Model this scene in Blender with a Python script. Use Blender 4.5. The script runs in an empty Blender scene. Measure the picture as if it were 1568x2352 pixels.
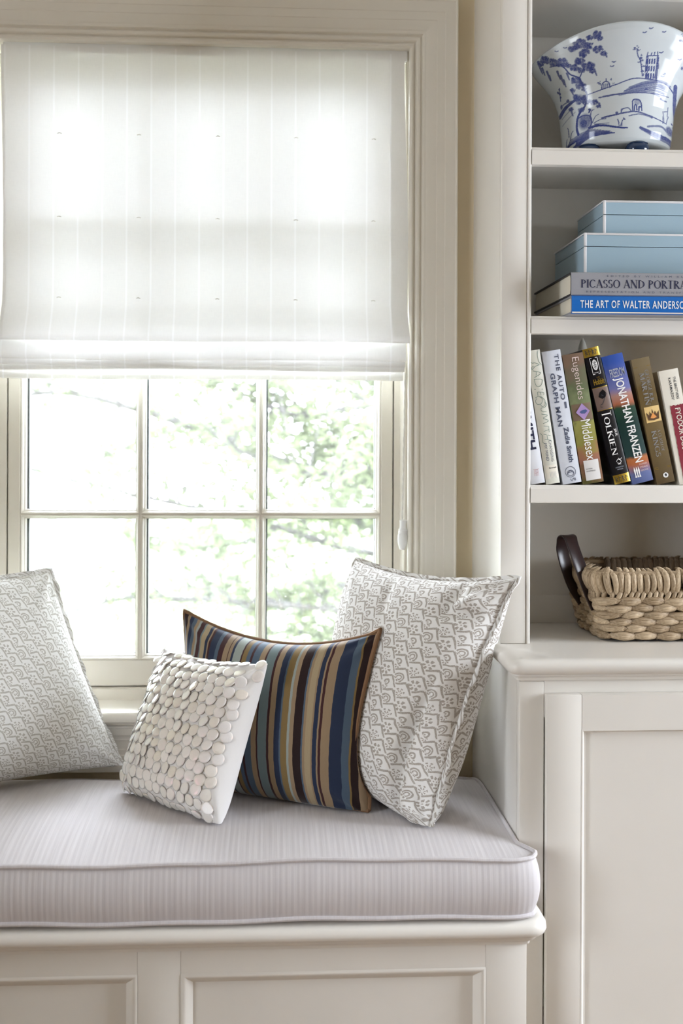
import bpy, bmesh, math, random
import numpy as np
from mathutils import Vector, Matrix

SC = bpy.context.scene
COL = SC.collection
rng = random.Random(7)

# ------------------------------------------------------------------ camera
YAW, ROLL, FPX = 0.058, 0.004, 2700.0
EYE = 1.15
cd = bpy.data.cameras.new('camera'); cam = bpy.data.objects.new('camera', cd); COL.objects.link(cam)
cd.sensor_fit = 'AUTO'; cd.sensor_width = 36.0; cd.lens = FPX / 2352 * 36.0
cd.shift_y = -150.0 / 2352
cd.clip_start = 0.05
cam.matrix_world = Matrix.Translation((0, 0, EYE)) @ Matrix.Rotation(-YAW, 4, 'Z') @ Matrix.Rotation(math.pi/2, 4, 'X') @ Matrix.Rotation(ROLL, 4, 'Z')
cd.dof.use_dof = True; cd.dof.focus_distance = 2.06; cd.dof.aperture_fstop = 3.2
SC.camera = cam

# ------------------------------------------------------------------ sky, exposure
SC.view_settings.view_transform = 'Standard'; SC.view_settings.look = 'None'
SC.view_settings.gamma = 1.0; SC.view_settings.use_curve_mapping = False
SC.view_settings.exposure = 1.52
SC.cycles.use_denoising = True
SC.cycles.max_bounces = 10; SC.cycles.diffuse_bounces = 6; SC.cycles.transparent_max_bounces = 16
SC.cycles.sample_clamp_indirect = 8.0
SKY = 15.5
w = bpy.data.worlds.new('overcast_sky'); SC.world = w; w.use_nodes = True
nt = w.node_tree; nt.nodes.clear()
wo = nt.nodes.new('ShaderNodeOutputWorld'); wb = nt.nodes.new('ShaderNodeBackground')
tc = nt.nodes.new('ShaderNodeTexCoord'); sx = nt.nodes.new('ShaderNodeSeparateXYZ')
mr = nt.nodes.new('ShaderNodeMapRange'); mr.inputs['From Min'].default_value = -0.1; mr.inputs['From Max'].default_value = 1.0
mr.inputs['To Min'].default_value = 0.5; mr.inputs['To Max'].default_value = 1.0
mm = nt.nodes.new('ShaderNodeMath'); mm.operation = 'MULTIPLY'; mm.inputs[1].default_value = SKY
nt.links.new(tc.outputs['Generated'], sx.inputs[0]); nt.links.new(sx.outputs['Z'], mr.inputs['Value'])
nt.links.new(mr.outputs[0], mm.inputs[0]); nt.links.new(mm.outputs[0], wb.inputs['Strength'])
wb.inputs['Color'].default_value = (0.93, 0.965, 1.09, 1); nt.links.new(wb.outputs[0], wo.inputs['Surface'])

def portal(name, loc, rot, sx_, sy_):
    l = bpy.data.lights.new(name, 'AREA'); l.shape = 'RECTANGLE'; l.size = sx_; l.size_y = sy_
    l.cycles.is_portal = True
    o = bpy.data.objects.new(name, l); o.location = loc; o.rotation_euler = rot; COL.objects.link(o)
portal('sky_portal', (-.147, 2.53, 1.30), (-math.pi/2, 0, 0), .78, 1.35)
REAR = -4.2
REARWIN = []   # centre x, half width, z0, z1
for cx, hw, z0, z1 in REARWIN:
    portal('sky_portal', (cx, REAR-.08, (z0+z1)/2), (math.pi/2, 0, 0), 2*hw, z1-z0)
LEFTX = -2.1; RIGHTX = 2.6
LEFTWIN = (.20, .46, .50, 1.95)
RIGHTWIN = (1.40, .62, .50, 2.0)
portal('sky_portal', (LEFTX-.08, LEFTWIN[0], (LEFTWIN[2]+LEFTWIN[3])/2), (0, -math.pi/2, 0), LEFTWIN[3]-LEFTWIN[2], 2*LEFTWIN[1])
portal('sky_portal', (RIGHTX+.08, RIGHTWIN[0], (RIGHTWIN[2]+RIGHTWIN[3])/2), (0, math.pi/2, 0), RIGHTWIN[3]-RIGHTWIN[2], 2*RIGHTWIN[1])

# ------------------------------------------------------------------ node expressions
class E:
    nt = None
    def __init__(s, v): s.v = v
    def _m(s, op, *o):
        n = E.nt.nodes.new('ShaderNodeMath'); n.operation = op
        for i, a in enumerate((s,) + o):
            a = a.v if isinstance(a, E) else a
            if isinstance(a, (int, float)): n.inputs[i].default_value = a
            else: E.nt.links.new(a, n.inputs[i])
        return E(n.outputs[0])
    def __add__(s, o): return s._m('ADD', o)
    __radd__ = __add__
    def __sub__(s, o): return s._m('SUBTRACT', o)
    def __rsub__(s, o): return E(o)._m('SUBTRACT', s)
    def __mul__(s, o): return s._m('MULTIPLY', o)
    __rmul__ = __mul__
    def __truediv__(s, o): return s._m('DIVIDE', o)
    def abs(s): return s._m('ABSOLUTE')
    def floor(s): return s._m('FLOOR')
    def fract(s): return s._m('FRACT')
    def mod(s, k): return s._m('FLOORED_MODULO', k)
    def lt(s, k): return s._m('LESS_THAN', k)
    def gt(s, k): return s._m('GREATER_THAN', k)
    def min(s, o): return s._m('MINIMUM', o)
    def max(s, o): return s._m('MAXIMUM', o)
    def sqrt(s): return s._m('SQRT')
    def cos(s): return s._m('COSINE')
    def sin(s): return s._m('SINE')
    def atan2(s, o): return s._m('ARCTAN2', o)
    def soft(s, c, wd):                       # 1 below c, 0 above, over width wd
        n = E.nt.nodes.new('ShaderNodeMapRange'); E.nt.links.new(s.v, n.inputs['Value'])
        n.inputs['From Min'].default_value = c-wd/2; n.inputs['From Max'].default_value = c+wd/2
        n.inputs['To Min'].default_value = 1; n.inputs['To Max'].default_value = 0
        return E(n.outputs[0])

def new_mat(name, color=(.8, .8, .8), rough=.5, spec=.5, **kw):
    m = bpy.data.materials.new(name); m.use_nodes = True
    p = m.node_tree.nodes['Principled BSDF']
    p.inputs['Base Color'].default_value = (*color, 1); p.inputs['Roughness'].default_value = rough
    p.inputs['Specular IOR Level'].default_value = spec
    for k, v in kw.items(): p.inputs[k.replace('_', ' ')].default_value = v
    return m
def P(m): return m.node_tree.nodes['Principled BSDF']
def begin(m): E.nt = m.node_tree; return m.node_tree
def coord(kind='Object'):
    n = E.nt.nodes.new('ShaderNodeTexCoord'); s = E.nt.nodes.new('ShaderNodeSeparateXYZ')
    E.nt.links.new(n.outputs[kind], s.inputs[0]); return E(s.outputs[0]), E(s.outputs[1]), E(s.outputs[2])
def vec(x, y, z=0.0):
    c = E.nt.nodes.new('ShaderNodeCombineXYZ')
    for i, a in enumerate((x, y, z)):
        if isinstance(a, E): E.nt.links.new(a.v, c.inputs[i])
        else: c.inputs[i].default_value = a
    return c.outputs[0]
def noise(v, scale, detail=3, rough=.5):
    n = E.nt.nodes.new('ShaderNodeTexNoise'); n.inputs['Scale'].default_value = scale
    n.inputs['Detail'].default_value = detail; n.inputs['Roughness'].default_value = rough
    if v is not None: E.nt.links.new(v, n.inputs['Vector'])
    return E(n.outputs[0])
def mix(fac, a, b):
    n = E.nt.nodes.new('ShaderNodeMix'); n.data_type = 'RGBA'
    if isinstance(fac, E): E.nt.links.new(fac.v, n.inputs[0])
    else: n.inputs[0].default_value = fac
    for i, c in ((6, a), (7, b)):
        if isinstance(c, tuple): n.inputs[i].default_value = (*c, 1)
        else: E.nt.links.new(c, n.inputs[i])
    return n.outputs[2]
def ramp(fac, stops, interp='LINEAR'):
    n = E.nt.nodes.new('ShaderNodeValToRGB'); r = n.color_ramp; r.interpolation = interp
    while len(r.elements) < len(stops): r.elements.new(.5)
    for e, (p, c) in zip(r.elements, stops): e.position = p
    for e, (p, c) in zip(r.elements, stops): e.color = (*c, 1)
    E.nt.links.new(fac.v, n.inputs[0]); return n.outputs[0]
def base(m, sock): m.node_tree.links.new(sock, P(m).inputs['Base Color'])
def bump(m, h, strength=.3, dist=.001):
    b = m.node_tree.nodes.new('ShaderNodeBump'); b.inputs['Strength'].default_value = strength; b.inputs['Distance'].default_value = dist
    m.node_tree.links.new(h.v if isinstance(h, E) else h, b.inputs['Height'])
    m.node_tree.links.new(b.outputs[0], P(m).inputs['Normal'])

# ------------------------------------------------------------------ materials
M = {}
def paint(name, c, rough):
    m = new_mat(name, c, rough, .5); begin(m); x, y, z = coord()
    n = noise(vec(x, y, z), 14, 4)
    base(m, mix(n, tuple(a*.975 for a in c), tuple(min(1, a*1.02) for a in c)))
    bump(m, noise(vec(x, y, z), 260, 2), .04, .001)
    return m
M['paint'] = paint('cream_semigloss_paint', (.735, .70, .645), .38)
M['trim'] = paint('window_cream_paint', (.75, .71, .63), .36)
M['wall'] = paint('tan_wall_paint', (.70, .60, .42), .7)
M['ceiling'] = paint('ceiling_paint', (.82, .80, .76), .8)
M['gap_shade'] = new_mat('shadow_gap', (.05, .045, .04), .8)  # near-black strips, the shade of the sash gap put into their colour
M['spacer'] = new_mat('dark_glazing_spacer', (.06, .065, .065), .5)
M['pull'] = new_mat('white_plastic', (.86, .86, .85), .3)
M['cord'] = new_mat('white_cord', (.82, .81, .76), .8)

def wood():
    m = new_mat('oak_floor', (.4, .25, .13), .4); begin(m); x, y, z = coord()
    base(m, mix(noise(vec(x*1.5, y*20), 3), (.20, .12, .06), (.28, .18, .10))); return m
M['wood'] = wood()

def glass(name='window_glass', dust=False):
    m = bpy.data.materials.new(name); m.use_nodes = True; nt = m.node_tree; nt.nodes.clear()
    o = nt.nodes.new('ShaderNodeOutputMaterial'); t = nt.nodes.new('ShaderNodeBsdfTransparent'); g = nt.nodes.new('ShaderNodeBsdfGlossy')
    g.inputs['Roughness'].default_value = .02; t.inputs[0].default_value = (.96, .98, .97, 1)
    f = nt.nodes.new('ShaderNodeFresnel'); f.inputs['IOR'].default_value = 1.45; x = nt.nodes.new('ShaderNodeMixShader')
    if dust:                                           # pollen film and dried specks on the outside
        begin(m); a, b_, c_ = coord(); sp = noise(vec(a, b_, c_), 240, 2).gt(.66)*noise(vec(a, b_, c_), 9, 3)
        dd = nt.nodes.new('ShaderNodeBsdfTranslucent'); dd.inputs[0].default_value = (.8, .8, .78, 1); x2 = nt.nodes.new('ShaderNodeMixShader')
        nt.links.new((sp*.16 + noise(vec(a, b_, c_), 5, 4)*.03).v, x2.inputs[0]); nt.links.new(t.outputs[0], x2.inputs[1]); nt.links.new(dd.outputs[0], x2.inputs[2]); t = x2
    nt.links.new(f.outputs[0], x.inputs[0]); nt.links.new(t.outputs[0], x.inputs[1]); nt.links.new(g.outputs[0], x.inputs[2]); nt.links.new(x.outputs[0], o.inputs[0])
    return m
M['glass'] = glass(); M['dusty_glass'] = glass('dusty_window_glass', True)

def blind_mat(name, density, tint, transl):
    """sheer linen: part diffuse, part translucent, open weave partly clear; woven white pinstripes"""
    m = bpy.data.materials.new(name); m.use_nodes = True; nt = begin(m); nt.nodes.clear()
    o = nt.nodes.new('ShaderNodeOutputMaterial')
    x, y, z = coord('UV')
    weave = noise(vec(x*600, y*60), 1, 2)*.5 + noise(vec(x*60, y*600), 1, 2)*.5
    st = ((x/.0485).fract()-.5).abs().soft(.035, .02)
    c = mix(weave, tuple(a*.90 for a in tint), tint)
    c2 = mix(st, c, (.93, .93, .93))
    d = nt.nodes.new('ShaderNodeBsdfDiffuse'); t = nt.nodes.new('ShaderNodeBsdfTranslucent'); tr = nt.nodes.new('ShaderNodeBsdfTransparent')
    nt.links.new(c2, d.inputs[0]); nt.links.new(c2, t.inputs[0])
    m1 = nt.nodes.new('ShaderNodeMixShader'); m1.inputs[0].default_value = transl
    nt.links.new(d.outputs[0], m1.inputs[1]); nt.links.new(t.outputs[0], m1.inputs[2])
    m2 = nt.nodes.new('ShaderNodeMixShader')
    hole = (1.0 - weave)*density*(1.0 - st*.6)
    nt.links.new(hole.v, m2.inputs[0]); nt.links.new(m1.outputs[0], m2.inputs[1]); nt.links.new(tr.outputs[0], m2.inputs[2])
    nt.links.new(m2.outputs[0], o.inputs[0]); return m
M['blind'] = blind_mat('sheer_striped_linen', .004, (.92, .915, .90), .107)
M['hem'] = blind_mat('doubled_linen', .02, (.91, .90, .87), .34)

def linen():
    m = new_mat('grey_herringbone_linen', (.5, .46, .45), .85, .2); begin(m); x, y, z = coord()
    u, v, _ = coord('UV')
    thread = noise(vec(u*420, v*6), 1, 3)*.6 + noise(vec(u*90, v*3), 1, 2)*.4
    her = ((v*520 + ((u*110).fract()-.5).abs()*8.0)).fract()
    base(m, mix((thread*1.3-.15) + (her-.5)*.12, (.50, .465, .475), (.70, .67, .675)))
    bump(m, her*.5 + thread, .25, .0006)
    P(m).inputs['Sheen Weight'].default_value = .15
    return m
M['linen'] = linen()

def print_mat(name, ground, ink, rot, unit=.000098, kx=1.0):
    """block print: a skewed lattice of four motifs (flower, hook, tulip, spray), each under a two-stroke bracket"""
    m = new_mat(name, ground, .85, .2); begin(m); U, V, _ = coord('UV')
    wob = noise(vec(U, V), 45, 2); wob2 = noise(vec(U+3.0, V), 45, 2)
    X = U/(unit*kx) + (wob-.5)*60; Y = V/unit + (wob2-.5)*60
    cr, sr = math.cos(rot), math.sin(rot)
    X, Y = X*cr - Y*sr, X*sr + Y*cr
    D = 58800.0
    def local(ox, oy):                                 # nearest lattice point, offset back to plain units
        x = X - ox; y = Y - oy
        i = ((x*240.0 + y*80.0)/D + .5); j = ((y*190.0 - x*165.0)/D + .5)
        ii, jj = i.floor(), j.floor(); a = i - ii - .5; b = j - jj - .5
        return a*190.0 - b*80.0, a*165.0 + b*240.0, ii, jj
    def stroke(ox, oy, dx, dy, w0, w1):
        x, y, _, _ = local(ox, oy); L = math.hypot(dx, dy); c, s = dx/L, dy/L
        t = x*c + y*s; d = (y*c - x*s).abs(); wd = t*((w1-w0)/L) + (w0+w1)/2
        return (d - wd).soft(0, 9) * (t.abs() - L/2).soft(0, 12)
    br = stroke(-8, 148, 172, 45, 15, 18).max(stroke(130, 75, 95, -195, 19, 12))
    x, y, i, j = local(0, 0); r = (x*x + y*y).sqrt(); an = y.atan2(x)
    fl = ((r-64).abs() - 25).soft(0, 9) * (((an*6.0).cos()) - (r-64)*.012).gt(-.25)
    fl = fl.max((r-11).soft(0, 6))
    gate = (x*.7 + y*.7).gt(-30)
    tu = ((r-76).abs()-13).soft(0, 8)*gate; tu = tu.max(((r-38).abs()-11).soft(0, 8)*gate)
    tu = tu.max(((x*.7+y*.7+48).abs()-11).soft(0, 8) * ((x*.7-y*.7).abs()-50).soft(0, 8) * ((x*.7-y*.7).abs()-10).gt(0))
    yb = y + 30; an2 = yb.atan2(x); r2 = (x*x + yb*yb).sqrt()
    sp = ((an2*7.0).sin()).gt(.0) * ((r2-58).abs()-40).soft(0, 9) * (r-92).soft(0, 8) * ((r2-64).abs()-7).gt(0)
    yh = y - 28; rh = (x*x + yh*yh).sqrt()
    hk = ((rh-46).abs()-15).soft(0, 8) * (x*.8+yh*.6).gt(-34); hk = hk.max((((x+10)*(x+10)+(yh+4)*(yh+4)).sqrt()-14).soft(0, 8))
    yp = y + 42; rp_ = (x*x + yp*yp).sqrt(); hk = hk.max(((rp_-34).abs()-17).soft(0, 8) * ((yp.atan2(x)*6.0).cos()).gt(-.1) * yp.lt(14))
    k = (i - j).mod(4)
    mot = fl*k.lt(.5) + hk*(k.gt(.5)*k.lt(1.5)) + tu*(k.gt(1.5)*k.lt(2.5)) + sp*k.gt(2.5)
    mask = br.max(mot).min(1.0) * (noise(vec(U, V), 520, 2)*1.0 + .42).min(1.0)
    base(m, mix(mask, ground, ink))
    bump(m, noise(vec(U*900, V*900), 1, 2), .12, .0005)
    P(m).inputs['Sheen Weight'].default_value = .1
    return m
M['print'] = print_mat('block_print_cotton', (.74, .725, .70), (.35, .31, .27), 0.0, .000098, 1.3)  # ground darkened to put this pillow's shade into the colour
M['print_pale'] = print_mat('pale_block_print_cotton', (.83, .83, .80), (.48, .46, .41), .26, .000098, .95)  # same print with a paler ground and ink

NAVY=(.022,.035,.075); SLATE=(.085,.125,.18); TEAL=(.17,.225,.235); TAN=(.33,.235,.145); GOLD=(.235,.155,.06); DARK=(.022,.010,.010); MAR=(.055,.018,.020); CRM=(.42,.33,.205); PALE=(.33,.37,.34)
STR = [DARK,.012, TAN,.03, NAVY,.05, SLATE,.068, TAN,.085, PALE,.094, MAR,.118, TEAL,.128, CRM,.155, NAVY,.168, TAN,.178, MAR,.188, NAVY,.225, SLATE,.243, MAR,.272, TAN,.298, MAR,.304, TAN,.318,
       NAVY,.332, PALE,.372, MAR,.380, GOLD,.403, SLATE,.425, MAR,.437, SLATE,.470, TAN,.497, MAR,.505, TEAL,.552, MAR,.566, TAN,.592]
STR2 = [TAN,.592, NAVY,.618, SLATE,.628, GOLD,.660, PALE,.668, TAN,.690, DARK,.727, SLATE,.737, TAN,.750, CRM,.775, TAN,.785, NAVY,.803, TAN,.812, MAR,.822, TAN,.860, NAVY,.915, SLATE,.948, GOLD,.954, DARK,.985, TAN,1.0]
def stripes():
    m = new_mat('striped_cut_velvet', (.2, .2, .2), .8, .2); begin(m); u, v, _ = coord('UV')
    uu = (u-.5)*1.035 + .5 + (noise(vec(u*8, v*22), 1, 2)-.5)*.005
    def rp(lst):
        st = []; p = 0.0
        for i in range(0, len(lst), 2): st.append((p, lst[i])); p = lst[i+1]
        return ramp(uu, st, 'CONSTANT')
    c = mix(uu.gt(.592), rp(STR), rp([TAN, .592] + STR2[2:]))
    rib = noise(vec(u*900, v*20), 1, 2)
    c = mix(rib*.35, c, mix(.5, c, (.03, .02, .02)))
    base(m, c); P(m).inputs['Sheen Weight'].default_value = .35; P(m).inputs['Sheen Roughness'].default_value = .4
    bump(m, rib, .25, .0008); return m
M['stripes'] = stripes()
M['cording'] = new_mat('brown_cord_piping', (.23, .13, .07), .8, .2)
M['cotton'] = new_mat('white_cotton', (.84, .82, .81), .85, .2)
def shell():
    m = new_mat('capiz_shell', (.88, .845, .79), .17, .6); begin(m)
    oi = m.node_tree.nodes.new('ShaderNodeObjectInfo'); x, y, z = coord()
    c = ramp(E(oi.outputs['Random']), [(0, (.92, .90, .88)), (.55, (.87, .85, .83)), (.88, (.86, .82, .75)), (1, (.90, .875, .87))])
    base(m, c); P(m).inputs['Coat Weight'].default_value = .4; P(m).inputs['Coat Roughness'].default_value = .15
    P(m).inputs['Thin Film Thickness'].default_value = 320; P(m).inputs['Thin Film IOR'].default_value = 1.25
    bump(m, noise(vec(x, y, z), 260, 2), .35, .001); return m
M['shell'] = shell()

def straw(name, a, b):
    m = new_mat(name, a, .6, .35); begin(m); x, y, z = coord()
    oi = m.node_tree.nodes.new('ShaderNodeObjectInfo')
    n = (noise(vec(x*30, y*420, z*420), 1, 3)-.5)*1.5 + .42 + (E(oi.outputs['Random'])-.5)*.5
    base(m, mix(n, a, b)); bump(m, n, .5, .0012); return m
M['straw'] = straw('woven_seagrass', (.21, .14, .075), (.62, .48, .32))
M['straw_dark'] = straw('shaded_seagrass', (.11, .075, .045), (.30, .215, .14))  # darker copy of the seagrass, shade put into its colour
M['leather'] = new_mat('dark_brown_leather', (.028, .014, .013), .28, .5)
M['box'] = new_mat('pale_blue_lacquer', (.33, .45, .53), .35, .5)
M['box_edge'] = new_mat('white_lacquer_edge', (.72, .71, .72), .4)
M['paper'] = None
def paper():
    m = new_mat('book_paper', (.72, .67, .56), .9, .1); begin(m); x, y, z = coord()
    base(m, mix(noise(vec(x*900, y*2, z*2), 1, 2), (.60, .55, .44), (.78, .73, .63))); return m
M['paper'] = paper()
def flat(name, c, rough=.5, **k): M[name] = new_mat(name, c, rough, .5, **k); return M[name]
flat('jacket_white', (.74, .75, .80), .35); flat('jacket_cream', (.66, .645, .56), .45); flat('jacket_grey_white', (.62, .64, .70), .35)
flat('jacket_black', (.008, .008, .011), .18); flat('jacket_ivory', (.74, .69, .59), .5); flat('board_dark', (.03, .03, .035), .5)
flat('grey_cloth', (.30, .30, .325), .35); flat('blue_jacket', (.012, .135, .47), .3)
flat('ink_navy', (.012, .014, .05), .6); flat('ink_black', (.02, .02, .022), .6); flat('ink_slate', (.075, .085, .13), .6); flat('ink_green', (.12, .20, .17), .6); flat('ink_pink', (.55, .25, .25), .6)
flat('ink_white', (.82, .80, .78), .5); flat('ink_blush', (.74, .60, .56), .5); flat('ink_grey', (.40, .42, .47), .4); flat('ink_crimson', (.22, .012, .028), .5)
flat('foil_gold', (.78, .56, .10), .22, Metallic=.9); flat('foil_silver', (.50, .51, .54), .28, Metallic=.6); flat('sticker', (.68, .65, .63), .6)
flat('picture_brown', (.17, .115, .095), .3); flat('amber', (.72, .50, .20), .5); flat('crown_brown', (.10, .045, .015), .5); flat('lilac', (.40, .27, .52), .3); flat('petrel', (.07, .10, .24), .4); flat('brown_band', (.19, .13, .085), .35); flat('flame', (.75, .30, .08), .5)
def zramp(name, h, stops, n=.06, rough=.3):
    m = new_mat(name, (.5, .5, .5), rough); begin(m); x, y, z = coord()
    f = z/h + (noise(vec(x, y, z), 45, 3)-.5)*n
    base(m, ramp(f, stops)); M[name] = m
zramp('sunset_jacket', .226, [(0,(.10,.13,.28)),(.08,(.13,.16,.33)),(.15,(.42,.13,.05)),(.20,(.45,.15,.05)),(.225,(.02,.05,.05)),(.5,(.01,.035,.03)),(.62,(.02,.06,.035)),(.655,(.38,.12,.06)),(.72,(.40,.22,.18)),(.78,(.16,.17,.38)),(1,(.035,.085,.36))])
zramp('meadow_jacket', .224, [(0,(.10,.09,.03)),(.18,(.30,.13,.09)),(.26,(.32,.16,.08)),(.34,(.26,.24,.06)),(.48,(.30,.29,.09)),(.53,(.14,.15,.06)),(.64,(.20,.23,.12)),(.78,(.13,.15,.08)),(.93,(.16,.13,.09)),(1,(.20,.13,.09))], .35, .22)
zramp('bronze_jacket', .215, [(0,(.10,.065,.028)),(.3,(.145,.10,.042)),(.5,(.17,.115,.045)),(.8,(.13,.085,.03)),(1,(.20,.15,.08))], .25, .35)
flat('leaf_green', (.30, .42, .13), .6, Transmission_Weight=0.0); flat('bark', (.045, .042, .042), .9); flat('house_white', (.80, .80, .80), .7); flat('house_roof', (.45, .45, .47), .8); flat('lawn', (.15, .18, .10), .9)
flat('house_pane', (.40, .45, .50), .1)
def leafmat():
    m = bpy.data.materials.new('spring_leaf'); m.use_nodes = True; nt = begin(m); nt.nodes.clear()
    o = nt.nodes.new('ShaderNodeOutputMaterial'); d = nt.nodes.new('ShaderNodeBsdfDiffuse'); t = nt.nodes.new('ShaderNodeBsdfTranslucent'); x = nt.nodes.new('ShaderNodeMixShader')
    a, b, c = coord(); cc = mix(noise(vec(a, b, c), 3, 2), (.080, .098, .052), (.140, .158, .098))
    nt.links.new(cc, d.inputs[0]); nt.links.new(cc, t.inputs[0]); x.inputs[0].default_value = .5
    nt.links.new(d.outputs[0], x.inputs[1]); nt.links.new(t.outputs[0], x.inputs[2]); nt.links.new(x.outputs[0], o.inputs[0]); return m
M['leaf'] = leafmat()

# ------------------------------------------------------------------ mesh helpers
def link(name, me, mat=None, parent=None, smooth=False):
    if mat is not None and not me.materials: me.materials.append(mat)
    if smooth: me.polygons.foreach_set('use_smooth', [True]*len(me.polygons))
    o = bpy.data.objects.new(name, me); COL.objects.link(o)
    if parent is not None: o.parent = parent
    return o
def mk(name, verts, faces, mat, parent=None, smooth=False, uv=None):
    me = bpy.data.meshes.new(name); me.from_pydata([tuple(v) for v in verts], [], faces); me.update()
    if uv is not None:
        l = me.uv_layers.new(name='UVMap'); idx = np.empty(len(me.loops), dtype=np.int32); me.loops.foreach_get('vertex_index', idx)
        l.data.foreach_set('uv', np.asarray(uv, dtype=np.float32)[idx].ravel())
    return link(name, me, mat, parent, smooth)
def thing(name, label, cat, loc=(0, 0, 0), group=None, kind=None):
    o = bpy.data.objects.new(name, None); o.empty_display_size = .05; COL.objects.link(o); o.location = loc
    if kind: o['kind'] = kind
    if label: o['label'] = label
    if cat: o['category'] = cat
    if group: o['group'] = group
    return o
class MB:
    """collects boxes, sweeps and tubes into one mesh"""
    def __init__(s): s.v = []; s.f = []
    def add(s, v, f):
        n = len(s.v); s.v += [tuple(p) for p in v]; s.f += [tuple(i+n for i in q) for q in f]; return s
    def box(s, x0, x1, y0, y1, z0, z1, bev=0.0, seg=2):
        if bev <= 0:
            v = [(x, y, z) for x in (x0, x1) for y in (y0, y1) for z in (z0, z1)]
            return s.add(v, [(0,1,3,2), (4,6,7,5), (0,4,5,1), (2,3,7,6), (0,2,6,4), (1,5,7,3)])
        bm = bmesh.new(); bmesh.ops.create_cube(bm, size=1)
        bmesh.ops.scale(bm, vec=(x1-x0, y1-y0, z1-z0), verts=bm.verts); bmesh.ops.translate(bm, vec=((x0+x1)/2, (y0+y1)/2, (z0+z1)/2), verts=bm.verts)
        bmesh.ops.bevel(bm, geom=list(bm.edges), offset=bev, segments=seg, affect='EDGES', profile=.5)
        bm.verts.index_update(); v = [tuple(p.co) for p in bm.verts]; f = [tuple(p.index for p in q.verts) for q in bm.faces]; bm.free()
        return s.add(v, f)
    def tube(s, pts, r, n=8, closed=False, caps=True):
        pts = [Vector(p) for p in pts]; m = len(pts); rr = r if hasattr(r, '__len__') else [r]*m
        t0 = (pts[1]-pts[0]).normalized(); up = Vector((0, 0, 1)) if abs(t0.z) < .9 else Vector((1, 0, 0))
        nrm = (up - t0*up.dot(t0)).normalized(); v = []
        for i in range(m):
            a = pts[(i-1) % m] if (closed or i > 0) else pts[i]; b = pts[(i+1) % m] if (closed or i < m-1) else pts[i]
            t = (b-a).normalized(); nrm = (nrm - t*nrm.dot(t)).normalized(); bi = t.cross(nrm)
            for k in range(n):
                q = 2*math.pi*k/n; v.append(pts[i] + (nrm*math.cos(q) + bi*math.sin(q))*rr[i])
        f = []
        for i in range(m if closed else m-1):
            j = (i+1) % m
            for k in range(n): f.append((i*n+k, i*n+(k+1) % n, j*n+(k+1) % n, j*n+k))
        if caps and not closed: f += [tuple(range(n-1, -1, -1)), tuple((m-1)*n+k for k in range(n))]
        return s.add(v, f)
    def extrude(s, prof, axis, a0, a1, caps=True):
        """closed profile of 2-D points swept along x ('x': prof=(y,z)) or z ('z': prof=(x,y)) or y ('y': prof=(x,z))"""
        n = len(prof); v = []
        for a in (a0, a1):
            for p, q in prof: v.append((a, p, q) if axis == 'x' else (p, q, a) if axis == 'z' else (p, a, q))
        f = [(k, (k+1) % n, n+(k+1) % n, n+k) for k in range(n)]
        if caps: f += [tuple(range(n-1, -1, -1)), tuple(range(n, 2*n))]
        return s.add(v, f)
    def obj(s, name, mat, parent=None, smooth=False, uv=None): 
        o = mk(name, s.v, s.f, mat, parent, False, uv)
        bm = bmesh.new(); bm.from_mesh(o.data); bmesh.ops.recalc_face_normals(bm, faces=bm.faces); bm.to_mesh(o.data); bm.free()
        if smooth: autosmooth(o.data)
        return o
def autosmooth(me, ang=40):
    me.polygons.foreach_set('use_smooth', [True]*len(me.polygons)); me.set_sharp_from_angle(angle=math.radians(ang))
def box(name, x0, x1, y0, y1, z0, z1, mat, parent=None, bev=.0, seg=2): return MB().box(x0, x1, y0, y1, z0, z1, bev, seg).obj(name, mat, parent, smooth=bev > 0)
def lathe(prof, n=32, cx=0, cy=0):
    v = []; f = []; m = len(prof)
    for r, z in prof:
        for k in range(n): a = 2*math.pi*k/n; v.append((cx+r*math.cos(a), cy+r*math.sin(a), z))
    for i in range(m-1):
        for k in range(n): f.append((i*n+k, i*n+(k+1) % n, (i+1)*n+(k+1) % n, (i+1)*n+k))
    f += [tuple(range(n-1, -1, -1)), tuple((m-1)*n+k for k in range(n))]
    return v, f
def struct(o): o['kind'] = 'structure'; return o

# ------------------------------------------------------------------ room shell
WY = 2.39                                            # room face of the window wall
OX0, OX1, OZ0, OZ1 = -.580, .2755, .60, 1.962        # finished window opening
wm = MB(); T = .16
wm.box(LEFTX, OX0-.02, WY, WY+T, 0, 2.6); wm.box(OX1+.02, 2.6, WY, WY+T, 0, 2.6)
wm.box(OX0-.02, OX1+.02, WY, WY+T, 0, OZ0); wm.box(OX0-.02, OX1+.02, WY, WY+T, OZ1+.02, 2.6)
struct(wm.obj('wall_back', M['wall']))
struct(box('floor', LEFTX-.16, 2.76, REAR-.16, WY+T, -.1, 0, M['wood']))
struct(box('ceiling', LEFTX-.16, 2.76, REAR-.16, WY+T, 2.6, 2.7, M['ceiling']))
rm = MB(); xs = LEFTX-.16
for cx, hw, z0, z1 in REARWIN:
    rm.box(xs, cx-hw, REAR-.16, REAR, 0, 2.6); rm.box(cx-hw, cx+hw, REAR-.16, REAR, 0, z0); rm.box(cx-hw, cx+hw, REAR-.16, REAR, z1, 2.6); xs = cx+hw
rm.box(xs, 2.76, REAR-.16, REAR, 0, 2.6)
struct(rm.obj('wall_front', M['wall']))
lm = MB(); cy, hy, z0, z1 = LEFTWIN
lm.box(LEFTX-.16, LEFTX, REAR, cy-hy, 0, 2.6); lm.box(LEFTX-.16, LEFTX, cy+hy, WY, 0, 2.6)
lm.box(LEFTX-.16, LEFTX, cy-hy, cy+hy, 0, z0); lm.box(LEFTX-.16, LEFTX, cy-hy, cy+hy, z1, 2.6)
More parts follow.
